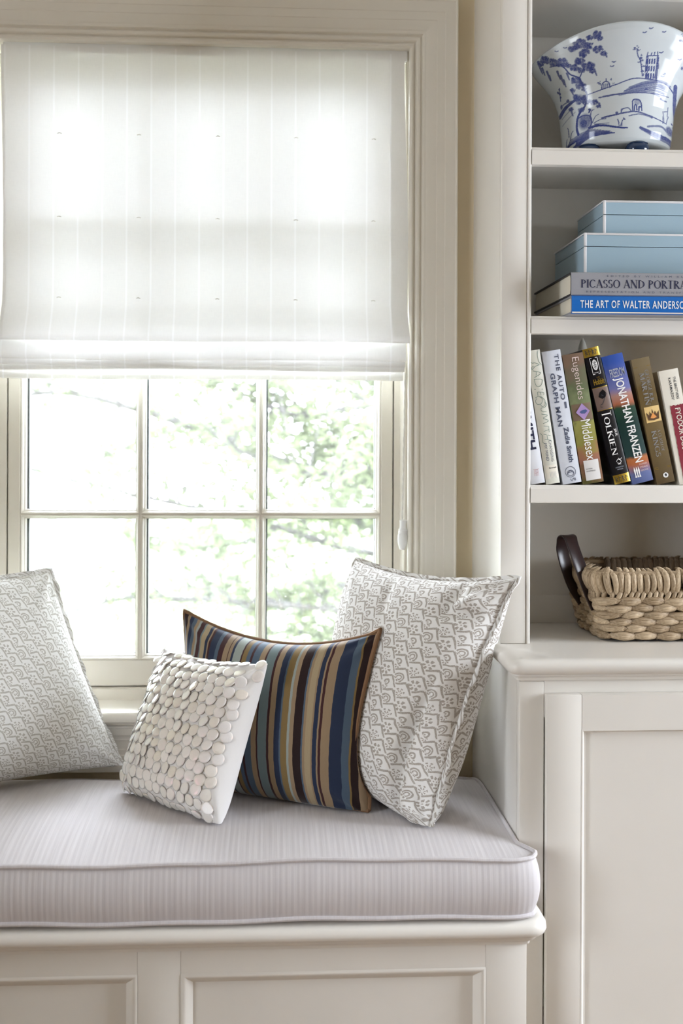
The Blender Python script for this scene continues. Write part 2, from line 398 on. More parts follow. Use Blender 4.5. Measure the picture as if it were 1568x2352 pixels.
struct(lm.obj('wall_left', M['wall']))
lm = MB(); cy, hy, z0, z1 = RIGHTWIN
lm.box(RIGHTX, RIGHTX+.16, REAR, cy-hy, 0, 2.6); lm.box(RIGHTX, RIGHTX+.16, cy+hy, WY, 0, 2.6)
lm.box(RIGHTX, RIGHTX+.16, cy-hy, cy+hy, 0, z0); lm.box(RIGHTX, RIGHTX+.16, cy-hy, cy+hy, z1, 2.6)
struct(lm.obj('wall_right', M['wall']))
wn = 2
def simple_window(c, hw, z0, z1, axis, p, sg):
    """sash window in a side or rear wall: plane coordinate p of the wall's room face, sg = outward sign"""
    global wn
    w_ = thing(f'window_{wn}', None, None, kind='structure'); wn += 1
    def put(mb, a0, a1, b0, b1, q0, q1):
        lo, hi = sorted((p+sg*b0, p+sg*b1))
        return mb.box(a0, a1, lo, hi, q0, q1) if axis == 'x' else mb.box(lo, hi, a0, a1, q0, q1)
    fr = MB()
    for r in ((c-hw, c-hw+.06, .04, .10, z0, z1), (c+hw-.06, c+hw, .04, .10, z0, z1), (c-hw+.06, c+hw-.06, .04, .10, z0, z0+.06), (c-hw+.06, c+hw-.06, .04, .10, z1-.06, z1)): put(fr, *r)
    fo = fr.obj('frame', M['trim'], w_)
    for i in (-1, 1): put(MB(), c+i*hw/3-.012, c+i*hw/3+.012, .05, .09, z0+.06, z1-.06).obj('muntin', M['trim'], fo)
    for i in range(1, 4): zz = z0+(z1-z0)*i/4; put(MB(), c-hw+.06, c+hw-.06, .055, .085, zz-.012, zz+.012).obj('muntin', M['trim'], fo)
    put(MB(), c-hw+.06, c+hw-.06, .068, .072, z0+.06, z1-.06).obj('pane', M['glass'], fo)
for cx, hw, z0, z1 in REARWIN: simple_window(cx, hw, z0, z1, 'x', REAR, -1)
simple_window(*LEFTWIN, 'y', LEFTX, -1); simple_window(*RIGHTWIN, 'y', RIGHTX, 1)

# ------------------------------------------------------------------ window_1
win = thing('window_1', None, None, kind='structure')
jm = MB()
jm.box(OX0-.02, OX0, WY-.005, WY+T, OZ0, OZ1+.02); jm.box(OX1, OX1+.02, WY-.005, WY+T, OZ0, OZ1+.02); jm.box(OX0, OX1, WY-.005, WY+T, OZ1, OZ1+.02)
jm.obj('jamb', M['trim'], win)
YS = 2.475                                           # room face of the sash
SX0, SX1, SZ0, SZ1 = -0.549, 0.252, 0.6499, 1.9834
GX = [(-0.5145, -0.2885), (-0.2658, -0.0362), (-0.0151, 0.2172)]
GZ = [(0.7124, 0.9969), (1.017, 1.3014), (1.3215, 1.606), (1.6261, 1.9106)]
# frame stops around the sash, leaving a narrow dark gap
st = MB()
st.box(OX0, SX0-.0025, YS-.004, YS+.05, OZ0, OZ1); st.box(SX1+.0025, OX1, YS-.004, YS+.05, OZ0, OZ1); st.box(OX0, OX1, YS-.02, YS+.05, OZ0, SZ0-.003)
st.obj('frame_stop', M['trim'], win)
bd = MB()
for x0, x1 in ((OX1-.0085, OX1), (OX0, OX0+.0085)): bd.box(x0, x1, 2.398, YS, OZ0+.02, OZ1, .003)
bd.obj('stop_bead', M['trim'], win)
box('gap_shade_strip', SX0-.012, SX1+.012, YS+.022, YS+.05, SZ0-.012, SZ0+.002, M['gap_shade'], win)
for x in (SX0-.006, SX1): box('gap_shade_strip', x, x+.006, YS+.022, YS+.05, SZ0, OZ1, M['gap_shade'], win)
BD = .010                                            # moulded glazing bead width
sash = MB()
gx0, gx1, gz0, gz1 = GX[0][0], GX[2][1], GZ[0][0], GZ[3][1]
sash.box(SX0, gx0-BD, YS, YS+.045, SZ0, SZ1, .0015); sash.box(gx1+BD, SX1, YS, YS+.045, SZ0, SZ1, .0015)
sash.box(gx0-BD, gx1+BD, YS, YS+.045, SZ0, gz0-BD, .0); sash.box(gx0-BD, gx1+BD, YS, YS+.045, gz1+BD, SZ1, .0)
sash = sash.obj('sash', M['trim'], win)
for i in range(2): box('muntin', GX[i][1]+BD*.72, GX[i+1][0]-BD*.72, YS+.004, YS+.04, gz0-BD, gz1+BD, M['trim'], sash, .0012)
for j in range(3): box('muntin', gx0-BD, gx1+BD, YS+.0045, YS+.04, GZ[j][1]+BD*.72, GZ[j+1][0]-BD*.72, M['trim'], sash, .0012)
def bead_ring(x0, x1, z0, z1):
    prof = [(-BD, .001), (-BD*.8, -.001), (-BD*.55, .002), (-BD*.35, .008), (-BD*.1, .011), (0, .022)]
    v = []; f = []; n = len(prof)
    for (cx, cz, sx_, sz_) in ((x0, z0, -1, -1), (x1, z0, 1, -1), (x1, z1, 1, 1), (x0, z1, -1, 1)):
        for a, h in prof: v.append((cx - sx_*a, YS+.003+h, cz - sz_*a))
    for c in range(4):
        d = (c+1) % 4
        for k in range(n-1): f.append((c*n+k, c*n+k+1, d*n+k+1, d*n+k))
    return v, f
for (x0, x1) in GX:
    for (z0, z1) in GZ:
        v, f = bead_ring(x0, x1, z0, z1); mk('glazing_bead', v, f, M['trim'], sash)
        box('pane', x0, x1, YS+.026, YS+.029, z0, z1, M['dusty_glass'], sash)
        sp = MB(); sp.box(x0-.004, x0+.0035, YS+.030, YS+.044, z0, z1); sp.box(x1-.0012, x1+.004, YS+.030, YS+.044, z0, z1)
        sp.box(x0, x1, YS+.030, YS+.044, z0-.003, z0+.001); sp.box(x0, x1, YS+.030, YS+.044, z1-.001, z1+.003)
        sp.obj('spacer', M['spacer'], sash)
# stool and apron
sl = MB(); pr = [(2.49, .575), (2.49, .6245), (2.345, .6245), (2.338, .6235), (2.333, .620), (2.331, .613), (2.333, .606), (2.339, .6025), (2.346, .601), (2.349, .596), (2.356, .594), (2.356, .575)]
sl.extrude(pr, 'x', -.70, .385)
sl.obj('window_sill', M['trim'], win, smooth=True)
am = MB(); pr = [(2.39, .50), (2.39, .594), (2.352, .594), (2.352, .590), (2.357, .588), (2.357, .581), (2.361, .579), (2.364, .574), (2.3655, .566), (2.364, .563), (2.369, .561), (2.369, .545), (2.366, .543), (2.366, .534), (2.363, .532), (2.363, .50)]
am.extrude(pr, 'x', -.68, .372)
am.obj('apron', M['trim'], win, smooth=True)
# moulded casing, mitred
CAS = [(0, -.01), (0, .010), (.002, .013), (.005, .0145), (.008, .013), (.0095, .0095), (.0115, .0095), (.0135, .0145), (.017, .0165), (.0205, .0165), (.0225, .0135), (.0245, .0135), (.027, .0195), (.0305, .021), (.034, .0205),
       (.036, .0215), (.054, .0215), (.055, .0225), (.071, .0225), (.072, .0235), (.0925, .0235), (.0945, .0255), (.0965, .0255), (.0975, .0225), (.0975, -.01)]
def casing(kind):
    v = []; f = []; n = len(CAS)
    if kind == 'head': ends = [lambda a, h: (OX0-a, WY-h, OZ1+a), lambda a, h: (OX1+a, WY-h, OZ1+a)]
    elif kind == 'r': ends = [lambda a, h: (OX1+a, WY-h, OZ1+a), lambda a, h: (OX1+a, WY-h, .6245)]
    else: ends = [lambda a, h: (OX0-a, WY-h, OZ1+a), lambda a, h: (OX0-a, WY-h, .6245)]
    for e in ends:
        for a, h in CAS: v.append(e(a-.0015, h))
    for k in range(n-1): f.append((k, k+1, n+k+1, n+k))
    f += [tuple(range(n)), tuple(range(2*n-1, n-1, -1))]
    return MB().add(v, f)
tr = thing('trim_1', None, None, kind='structure')
casing('head').obj('head_casing', M['trim'], tr, smooth=True); casing('r').obj('side_casing', M['trim'], tr, smooth=True); casing('l').obj('side_casing', M['trim'], tr, smooth=True)

# ------------------------------------------------------------------ roman blind
bl = thing('roman_blind', 'sheer white linen roman blind with woven pinstripes hanging over the upper window', 'blind', (-.135, 2.389, 1.95))
BX0, BX1 = -.5445, .2715
def sheet(name, rows, x0, x1, mat, nx=60, dx=None, wav=.0015, seed=0):
    """a cloth strip: rows = [(z, y)] from top down, in world coordinates; gently rippled"""
    ox, oy, oz = -.135, 2.40, 1.95
    v = []; uv = []; f = []; L = 0; r_ = random.Random(seed); ph = [r_.uniform(0, 6) for _ in range(4)]
    for j, (z, y) in enumerate(rows):
        if j: L += math.hypot(rows[j][0]-rows[j-1][0], rows[j][1]-rows[j-1][1])
        for i in range(nx+1):
            t = i/nx; x = x0 + (x1-x0)*t
            if dx: x += dx(t, z)
            yy = y + wav*(math.sin(t*9+ph[0]+z*3) + .6*math.sin(t*23+ph[1]-z*7)); zz = z + wav*.8*math.sin(t*7+ph[2])*(j/len(rows))
            v.append((x-ox, yy-oy, zz-oz)); uv.append((x+1.0, L))
    n = nx+1
    for j in range(len(rows)-1):
        for i in range(nx): f.append((j*n+i, j*n+i+1, (j+1)*n+i+1, (j+1)*n+i))
    return mk(name, v, f, mat, bl, True, uv)
def spl(pts, n=6):
    out = []
    for i in range(len(pts)-1):
        p0 = pts[max(i-1, 0)]; p1 = pts[i]; p2 = pts[i+1]; p3 = pts[min(i+2, len(pts)-1)]
        for k in range(n):
            t = k/n; out.append(tuple(.5*((2*b) + (c-a)*t + (2*a-5*b+4*c-d)*t*t + (3*b-a-3*c+d)*t**3) for a, b, c, d in zip(p0, p1, p2, p3)))
    out.append(tuple(pts[-1])); return out
PAN = spl([(1.953, 2.402), (1.80, 2.402), (1.61, 2.401), (1.52, 2.402), (1.447, 2.399), (1.415, 2.389), (1.385, 2.372), (1.366, 2.362), (1.3585, 2.366), (1.363, 2.378)], 5)
edge = lambda t, z: (t**14)*(.004*math.sin(z*9) - .002 + .006*max(0, 1.45-z)/.1) - ((1-t)**14)*.003*math.sin(z*7)
sheet('shade_panel', PAN, BX0, BX1, M['blind'], 80, edge)
HEMR = [(z, y+.0035) for z, y in PAN[:-12]]
sheet('side_hem', HEMR, BX1-.036, BX1-.0005, M['hem'], 6, lambda t, z: edge(.97+.03*t, z) if t > .5 else 0, .0012)
sheet('side_hem', HEMR, BX0+.0005, BX0+.010, M['hem'], 4, None, .0012)
sheet('fold', spl([(1.372, 2.392), (1.362, 2.381), (1.345, 2.376), (1.328, 2.374), (1.322, 2.380), (1.327, 2.390)], 5), BX0-.004, BX1-.004, M['blind'], 60, None, .002, 3)
sheet('fold', spl([(1.336, 2.398), (1.325, 2.385), (1.315, 2.382), (1.311, 2.388), (1.314, 2.395)], 5), BX0-.004, BX1-.0045, M['blind'], 60, None, .002, 4)
sheet('fold', spl([(1.326, 2.402), (1.312, 2.391), (1.306, 2.389), (1.303, 2.394)], 4), BX0-.004, BX1-.006, M['blind'], 60, None, .002, 5)
sheet('bottom_hem', spl([(1.325, 2.404), (1.310, 2.395), (1.295, 2.3935), (1.2865, 2.395), (1.2855, 2.399), (1.300, 2.402)], 4), BX0-.003, BX1-.008, M['hem'], 60, None, .0016, 6)
rl = MB().box(BX0+.135, BX1+.135, .0055, .030, -.011, .011, .002).obj('head_rail', M['pull'], bl)
for zz in (1.776, 1.609, 1.447):
    for i in range(5):
        x = -.43 + i*.158
        MB().tube([(x+.135-.004, -.0025, zz-1.95), (x+.135, -.0045, zz-1.95+.001), (x+.135+.004, -.0025, zz-1.95)], .0009, 5).obj('ring_stitch', M['cord'], bl)
pts = [(.268-.005*max(0, (1.28-z))/.28 + .135, -.004, z-1.95) for z in np.linspace(1.30, 1.0, 40)]
tw = MB()
for s_ in (0, 1): tw.tube([(p[0]+.0011*math.cos(i*1.25+s_*math.pi), p[1]+.0011*math.sin(i*1.25+s_*math.pi), p[2]) for i, p in enumerate(pts)], .0012, 6)
pc = tw.obj('pull_cord', M['cord'], bl, smooth=True)
pf = [(.001, .0), (.0052, .0005), (.0065, .003), (.0092, .013), (.0102, .022), (.0098, .030), (.0085, .0335), (.0094, .0345), (.0094, .0372), (.0084, .0382), (.0092, .0392), (.0092, .0418), (.0075, .0428), (.0062, .049), (.0066, .054), (.0078, .058), (.0078, .0598), (.006, .0612), (.001, .0614)]
v, f = lathe(pf, 24); o = MB().add(v, f).obj('cord_pull', M['pull'], pc, smooth=True); o.location = (.2632+.135, -.004, .9405-1.95); o.rotation_euler = (0, .035, 0)

# ------------------------------------------------------------------ bookcase (upper)
BF, BB = 2.08, 2.33                                  # front and inner back
SHX0, SHX1 = .4597, 1.06
ZC = EYE-.351                                        # countertop
bc = thing('bookcase', 'tall cream built-in bookcase with open shelves right of the window', 'bookcase', (.408, 2.08, ZC))
def loc(o, base=(.408, 2.08, ZC)):
    o.location = (-base[0], -base[1], -base[2]); return o
loc(box('side_panel', .408, .426, BF+.02, WY, ZC, 2.6, M['paint'], bc)); loc(box('side_panel', SHX1, SHX1+.018, BF+.02, WY, ZC, 2.6, M['paint'], bc))
loc(box('back_panel', .426, SHX1, BB, BB+.012, ZC, 2.6, M['paint'], bc))
s1 = MB().box(.406, .4515, BF, BF+.022, ZC, 2.6, .0015)
loc(s1.obj('face_stile', M['paint'], bc, smooth=True))
loc(box('face_stile', SHX1-.01, SHX1+.03, BF, BF+.022, ZC, 2.6, M['paint'], bc, .0015))
loc(MB().extrude([(.4515, BF+.022), (.4515, BF+.004), (.4525, BF+.001), (.4545, BF-.0015), (.4575, BF-.001), (.4597, BF+.002), (.4597, BF+.022)], 'z', ZC, 2.6).obj('stile_bead', M['paint'], bc, smooth=True))
SH = [EYE-.0675, EYE+.2355, EYE+.538, EYE+.841]
for i, z in enumerate(SH):
    t = .0325
    m_ = MB().box(.4262, SHX1-.001, BF+.0225, BB-.001, z-.019, z-.0002).box(.4598, SHX1-.0105, BF+.012, BF+.0225, z-.019, z-.0002)
    m_.extrude([(BF+.012, z-t), (BF+.0, z-t+.001), (BF-.001, z-t+.002), (BF-.001, z-.0065), (BF+.0005, z-.0045), (BF+.0022, z-.004), (BF+.0024, z-.0015), (BF+.0035, z), (BF+.012, z)], 'x', .4598, SHX1-.0105)
    loc(m_.obj('shelf', M['paint'], bc, smooth=False))
# thin cream moulding under the bookcase base, at the counter
loc(box('back_rail', .4265, SHX1, BB-.004, BB-.0005, ZC, ZC+.055, M['paint'], bc, .001))

# ------------------------------------------------------------------ base cabinet and countertop
CF = 1.934
bcab = thing('base_cabinet', 'cream painted base cabinet with recessed-panel door below the bookcase', 'cabinet', (.41, CF, 0))
def lc(o): o.location = (-.41, -CF, 0); return o
ZD = ZC-.038
lc(box('side_panel', .410, .428, CF+.022, WY-.001, .0, ZD, M['paint'], bcab))
ff = MB(); ff.box(.410, .452, CF, CF+.022, 0, ZD, .002); ff.box(.452, 1.25, CF+.0006, CF+.022, ZD-.06, ZD); ff.box(1.25, 1.30, CF, CF+.022, 0, ZD, .002); ff.box(.452, 1.25, CF+.0006, CF+.022, 0, .10)
lc(ff.obj('face_frame', M['paint'], bcab, smooth=True))
lc(box('side_panel', 1.282, 1.30, CF+.022, WY-.001, .0, ZD, M['paint'], bcab))
DX0, DX1, DZ0, DZ1 = .4525, 1.02, .11, EYE-.4085
PX0, PX1, PZ0, PZ1 = .511, .962, .17, EYE-.4665
dm = MB(); y0, y1 = CF-.019, CF-.0005
dm.box(DX0, PX0, y0, y1, DZ0, DZ1, .0015); dm.box(PX1, DX1, y0, y1, DZ0, DZ1, .0015)
dm.box(PX0, PX1, y0, y1, DZ0, PZ0, .0); dm.box(PX0, PX1, y0, y1, PZ1, DZ1, .0)
door = lc(dm.obj('door', M['paint'], bcab, smooth=True))
def panel_mould(x0, x1, z0, z1, y, prof, parent, name='panel_moulding', mat=None):
    v = []; f = []; n = len(prof)
    for (cx, cz, sx_, sz_) in ((x0, z0, 1, 1), (x1, z0, -1, 1), (x1, z1, -1, -1), (x0, z1, 1, -1)):
        for a, h in prof: v.append((cx + sx_*a, y+h, cz + sz_*a))
    for c in range(4):
        d = (c+1) % 4
        for k in range(n-1): f.append((c*n+k, c*n+k+1, d*n+k+1, d*n+k))
    return MB().add(v, f).obj(name, mat or M['paint'], parent, smooth=True)
panel_mould(PX0, PX1, PZ0, PZ1, y0, [(-.001, -.0002), (.0015, .0005), (.004, .0045), (.0055, .0085), (.0085, .0095)], door)
box('door_panel', PX0-.004, PX1+.004, y0+.0095, y0+.016, PZ0-.004, PZ1+.004, M['paint'], door)
d2 = lc(box('door', DX1+.004, 1.246, y0, y1, DZ0, DZ1, M['paint'], bcab, .0015))
ct = thing('countertop', 'cream painted bullnose countertop on the base cabinet holding the basket', 'countertop', (.41, CF, ZD))
NOSE = [(.0, -.002), (-.013, -.0025), (-.0195, -.006), (-.0225, -.012), (-.0225, -.018), (-.0195, -.024), (-.0145, -.0265), (-.0115, -.0270), (-.0112, -.0300), (-.0085, -.0310), (-.0065, -.0335), (-.006, -.0375), (.004, -.038)]
def nose_run(prof, path, mat, name, parent):
    """moulding profile (out, dz) mitred along a path of (x, y, ox, oy): base point and outward diagonal"""
    v = []; f = []; n = len(prof)
    for x, y, ox, oy, z in path:
        for a, h in prof: v.append((x + ox*(-a), y + oy*(-a), z+h))
    for c in range(len(path)-1):
        for k in range(n-1): f.append((c*n+k, c*n+k+1, (c+1)*n+k+1, (c+1)*n+k))
    f += [tuple(range(n-1, -1, -1)), tuple((len(path)-1)*n+k for k in range(n))]
    return MB().add(v, f).obj(name, mat, parent, smooth=True)
def lt(o): o.location = (-.41, -CF, -ZD); return o
tp = MB().box(.411, 1.30, CF, WY-.001, ZD, ZC-.0003)
tb = lt(tp.obj('top_board', M['paint'], ct))
corner = []
for k in range(5):
    a = math.pi/2*k/4; corner.append((.4115, CF+.0015, -math.cos(a)*(1 if k else 1), -math.sin(a), ZC))
npath = [(.4115, WY-.002, -1, 0, ZC)] + [(.4115, CF+.0015, -math.cos(math.pi/2*k/4), -math.sin(math.pi/2*k/4), ZC) for k in range(5)] + [(1.30, CF+.0015, 0, -1, ZC)]
NO2 = [(a+.0, h+.002) for a, h in NOSE]
lt(nose_run([(.004, 0)]+NO2, npath, M['paint'], 'bullnose_edge', ct))

# ------------------------------------------------------------------ window bench
BY = 1.868                                           # bench front
ZT = .399                                            # seat board top
bn = thing('window_bench', 'cream painted window seat bench with recessed front panels under the cushion', 'bench', (0, BY, 0))
def lb(o): o.location = (0, -BY, 0); return o
BL = -1.55
tb = MB().box(BL, .4095, BY+.002, CF-.001, ZT-.018, ZT-.0003); tb.box(BL, .4085, CF-.001, 2.36, ZT-.018, ZT-.0003)
lb(tb.obj('seat_board', M['paint'], bn))
BN = [(.006, 0), (-.018, -.0005), (-.027, -.0035), (-.0315, -.0095), (-.0325, -.017), (-.030, -.0235), (-.0245, -.0275), (-.019, -.029), (-.0165, -.0335), (-.012, -.0375), (-.0065, -.040), (-.005, -.045), (.004, -.0455)]
npath = [(.409, CF-.001, 1, 0, ZT)] + [(.409, BY+.002, math.cos(math.pi/2*k/4), -math.sin(math.pi/2*k/4), ZT) for k in range(5)] + [(BL, BY+.002, 0, -1, ZT)]
lb(nose_run(BN, npath, M['paint'], 'seat_moulding', bn))
PNL = [(-.1423, .343), (-.696, -.2107), (-1.25, -.765)]
pz0, pz1 = .09, EYE-.834
fm = MB(); xs = .4095
for a, b in PNL: fm.box(b, xs, BY, BY+.022, 0, ZT-.018, .0012); xs = a
fm.box(BL, xs, BY, BY+.022, 0, ZT-.018)
for a, b in PNL: fm.box(a, b, BY, BY+.022, pz1, ZT-.018); fm.box(a, b, BY, BY+.022, 0, pz0)
lb(fm.obj('front_frame', M['paint'], bn, smooth=True))
lb(box('end_panel', .391, .4095, BY+.022, CF-.001, 0, ZT-.018, M['paint'], bn))
for a, b in PNL:
    lb(panel_mould(a, b, pz0, pz1, BY, [(-.0005, -.0003), (.0015, -.0012), (.0045, -.0008), (.008, .0015), (.012, .0058), (.0155, .0095), (.0175, .0115), (.0185, .0125)], bn))
    lb(box('recessed_panel', a, b, BY+.0125, BY+.020, pz0, pz1, M['paint'], bn))

# ------------------------------------------------------------------ seat cushion
sc_ = thing('seat_cushion', 'long grey herringbone linen box cushion with piped edges on the window bench', 'cushion', (0, 1.9, ZT))
CX0, CX1, CY0, CY1, CZ0, CZ1 = -1.5, .4025, 1.846, 2.345, ZT+.0065, ZT+.099
def cush(s, t, q):
    """s,t in -1..1 over the plan, q 0..1 up"""
    hx, hy = (CX1-CX0)/2, (CY1-CY0)/2; x, y = s*hx, t*hy; R = .035
    qx, qy = abs(x)-(hx-R), abs(y)-(hy-R)
    if qx > 0 and qy > 0:
        k = max(qx, qy)/math.hypot(qx, qy); x = math.copysign(hx-R+qx*k, x); y = math.copysign(hy-R+qy*k, y)
    edge_ = max(abs(s), abs(t))
    bul = .011*4*q*(1-q)*max(0, (edge_-.9)/.1)
    if abs(t) > .9: y += math.copysign(bul*max(0, (abs(t)-.9)/.1), t)
    if s > .9 and t < -.70: x += (.020 + bul)*min(1, (s-.9)/.1)*min(1, (-.70-t)/.16)
    X, Y = (CX0+CX1)/2+x, (CY0+CY1)/2+y
    cr = (1-abs(s)**14)*(1-abs(t)**3.0)
    z = CZ0 + (CZ1-CZ0)*q + (.017*cr + .0022*math.sin(X*6.1+1)*math.sin(Y*8))*max(0, q-.5)*2
    z += .0016*math.sin(X*11+.5) + .001*math.sin(X*29)
    if q > .5: z -= .012*max(0, (t-.55)/.45)**2
    return (X, Y-0, z-0)
def cushion():
    v = []; f = []; uv = []
    NS, NT, NQ = 150, 46, 10
    top = [[0]*(NT+1) for _ in range(NS+1)]
    for q in (1, 0):
        b = len(v)
        for i in range(NS+1):
            for j in range(NT+1):
                s, t = -1+2*i/NS, -1+2*j/NT; p = cush(s, t, q); v.append((p[0], p[1]-1.9, p[2]-ZT)); uv.append((p[0]+2, p[1]))
        for i in range(NS):
            for j in range(NT):
                a = b+i*(NT+1)+j; qd = (a, a+NT+1, a+NT+2, a+1); f.append(qd if q else qd[::-1])
    ring = [(-1+2*i/NS, -1) for i in range(NS)] + [(1, -1+2*j/NT) for j in range(NT)] + [(1-2*i/NS, 1) for i in range(NS)] + [(-1, 1-2*j/NT) for j in range(NT)]
    b = len(v); L = 0; n = len(ring)+1
    for k in range(NQ+1):
        L = 0; pv = None
        for i in range(n):
            s, t = ring[i % len(ring)]; p = cush(s, t, k/NQ)
            if pv: L += math.hypot(p[0]-pv[0], p[1]-pv[1])
            pv = p; v.append((p[0], p[1]-1.9, p[2]-ZT)); uv.append((L+.5, p[2]))
    for k in range(NQ):
        for i in range(n-1): f.append((b+k*n+i, b+k*n+i+1, b+(k+1)*n+i+1, b+(k+1)*n+i))
    o = mk('cover', v, f, M['linen'], sc_, True, uv); o.data.set_sharp_from_angle(angle=math.radians(50))
    for q in (1, 0):
        pts = []
        for s, t in ring:
            p = cush(s, t, q); d = Vector((p[0]-(CX0+CX1)/2, p[1]-(CY0+CY1)/2, 0))
            ox = math.copysign(.0025, d.x) if abs(s) > .99 else 0; oy = math.copysign(.0025, d.y) if abs(t) > .99 else 0
            pts.append((p[0]+ox, p[1]+oy-1.9, p[2]-ZT+(.0005 if q else .002)))
        m_ = MB().tube(pts, .0038, 8, closed=True); uvp = [(a[0]+2, a[2]*3) for a in m_.v]
        m_.obj('piping', M['linen'], sc_, smooth=True, uv=uvp)
cushion()

# ------------------------------------------------------------------ pillows
def pillow_fn(TL, TR, BR, BL, tf, tb, pin=(.05, .05), ex=(2.6, .55), extra=None, sag=(0, 0)):
    TL, TR, BR, BL = map(lambda p: np.array(p, float), (TL, TR, BR, BL))
    ux = (TR+BR-TL-BL); uy = (TL+TR-BL-BR); n = np.cross(ux, uy); n /= np.linalg.norm(n)
    if n[1] > 0: n = -n
    uyn = uy/np.linalg.norm(uy); uxn = ux/np.linalg.norm(ux)
    def fn(s, t, side):
        s2 = s*(1-(pin[0] if s < 0 or len(pin) < 3 else pin[2])*(1-t*t)*s*s); t2 = t*(1-pin[1]*(1-s*s)*t*t)
        a, b = (s2+1)/2, (t2+1)/2
        p = (BL*(1-a)+BR*a)*(1-b) + (TL*(1-a)+TR*a)*b
        p = p - uyn*sag[0]*(1-s*s)*max(0, t)**2 + uyn*sag[1]*(1-s*s)*max(0, -t)**2
        f = max(0, (1-abs(s)**ex[0])*(1-abs(t)**ex[0]))**ex[1]
        f *= 1 - .16*t
        # pulled folds running in from the corners
        wr = 0
        for cs, ct_ in ((-1, -1), (-1, 1), (1, -1), (1, 1)):
            d = math.hypot(s-cs, t-ct_); an = math.atan2(t-ct_, s-cs); wr += math.sin(an*9 + cs + 2*ct_)*math.exp(-(d/.42)**2)*min(1, d/.15)
        th = (tf if side > 0 else tb)*f + (.0045*wr*min(1, f*2.5))
        if extra: p = p + extra(s, t, side, n, uxn, uyn)*min(1, f*3)
        return p + n*th*side
    fn.n = n; fn.ux = uxn; fn.uy = uyn; return fn
def g(k, N):                                          # grid spacing tightened towards the seams
    x = -1+2*k/N; return math.copysign(1-(1-abs(x))**1.5, x)
def cushion_top(x, y):
    s = (x-(CX0+CX1)/2)/((CX1-CX0)/2); t = (y-(CY0+CY1)/2)/((CY1-CY0)/2)
    return cush(max(-1, min(1, s)), max(-1, min(1, t)), 1)[2]
def rest(p, push=None):
    """press a pillow point out of what it leans on: cushion, cabinet, counter edge, sill, casing, another pillow"""
    x, y, z = p
    if y > 1.90 and x > .384 and .752 < z < .806: x = .384
    if y > CF-.004 and x > .4065 and z < .80: x = .4065
    if .585 < z < .63: y = min(y, 2.326)
    elif z < .63: y = min(y, 2.352)
    elif y > 2.36: y = 2.36
    if push is not None:
        Q, Nn = push
        for _ in range(3):
            d = np.array((x, y, z))-Q; k = int(np.argmin((d*d).sum(1))); dist = float(d[k].dot(Nn[k]))
            if dist < .006 and (d[k]**2).sum() < .02: x, y, z = np.array((x, y, z)) + Nn[k]*(.0065-dist)
    z = max(z, cushion_top(x, y)+.0048)
    return np.array((x, y, z))
def front_field(fn, N=46):
    G = np.array([[fn(-1+2*i/N, -1+2*j/N, 1) for j in range(N+1)] for i in range(N+1)])
    du = np.gradient(G, axis=0); dv = np.gradient(G, axis=1); n = np.cross(du, dv); n /= np.linalg.norm(n, axis=2, keepdims=True)
    n[(n*fn.n).sum(2) < 0] *= -1
    return G.reshape(-1, 3), n.reshape(-1, 3)
def pillow_mesh(name, fn, mat, parent, org, N=72, uvs=(.42, .42), push=None, arc=False):
    v = []; uv = []; f = []; id_ = {}
    for side in (1, -1):
        for i in range(N+1):
            for j in range(N+1):
                border = i in (0, N) or j in (0, N)
                if side < 0 and border: id_[(side, i, j)] = id_[(1, i, j)]; continue
                s, t = g(i, N), g(j, N); id_[(side, i, j)] = len(v); v.append(tuple(rest(fn(s, t, side), push)-org)); uv.append(((s+1)/2*uvs[0] + (0 if side > 0 else .003), (t+1)/2*uvs[1]))
    for side in (1, -1):
        for i in range(N):
            for j in range(N):
                q = tuple(id_[(side, a, b)] for a, b in ((i, j), (i+1, j), (i+1, j+1), (i, j+1)))
                f.append(q if side > 0 else q[::-1])
    if arc:                                            # cloth coordinates measured along the surface
        V = np.array(v); U = np.array(uv); n1 = N+1
        for side in (1, -1):
            I = np.array([[id_[(side, i, j)] for j in range(n1)] for i in range(n1)]); G = V[I]
            du = np.r_[np.zeros((1, n1)), np.cumsum(np.linalg.norm(np.diff(G, axis=0), axis=2), 0)]; dv = np.c_[np.zeros((n1, 1)), np.cumsum(np.linalg.norm(np.diff(G, axis=1), axis=2), 1)]
            U[I.ravel(), 0] = (du-du[N//2:N//2+1]).ravel(); U[I.ravel(), 1] = (dv-dv[:, N//2:N//2+1]).ravel()
        uv = U + .5
    return mk(name, v, f, mat, parent, True, uv)
def border(fn, N=60, push=None):
    P_ = [(-1+2*i/N, -1) for i in range(N)] + [(1, -1+2*i/N) for i in range(N)] + [(1-2*i/N, 1) for i in range(N)] + [(-1, 1-2*i/N) for i in range(N)]
    return P_, [rest(fn(s, t, 1), push) for s, t in P_]
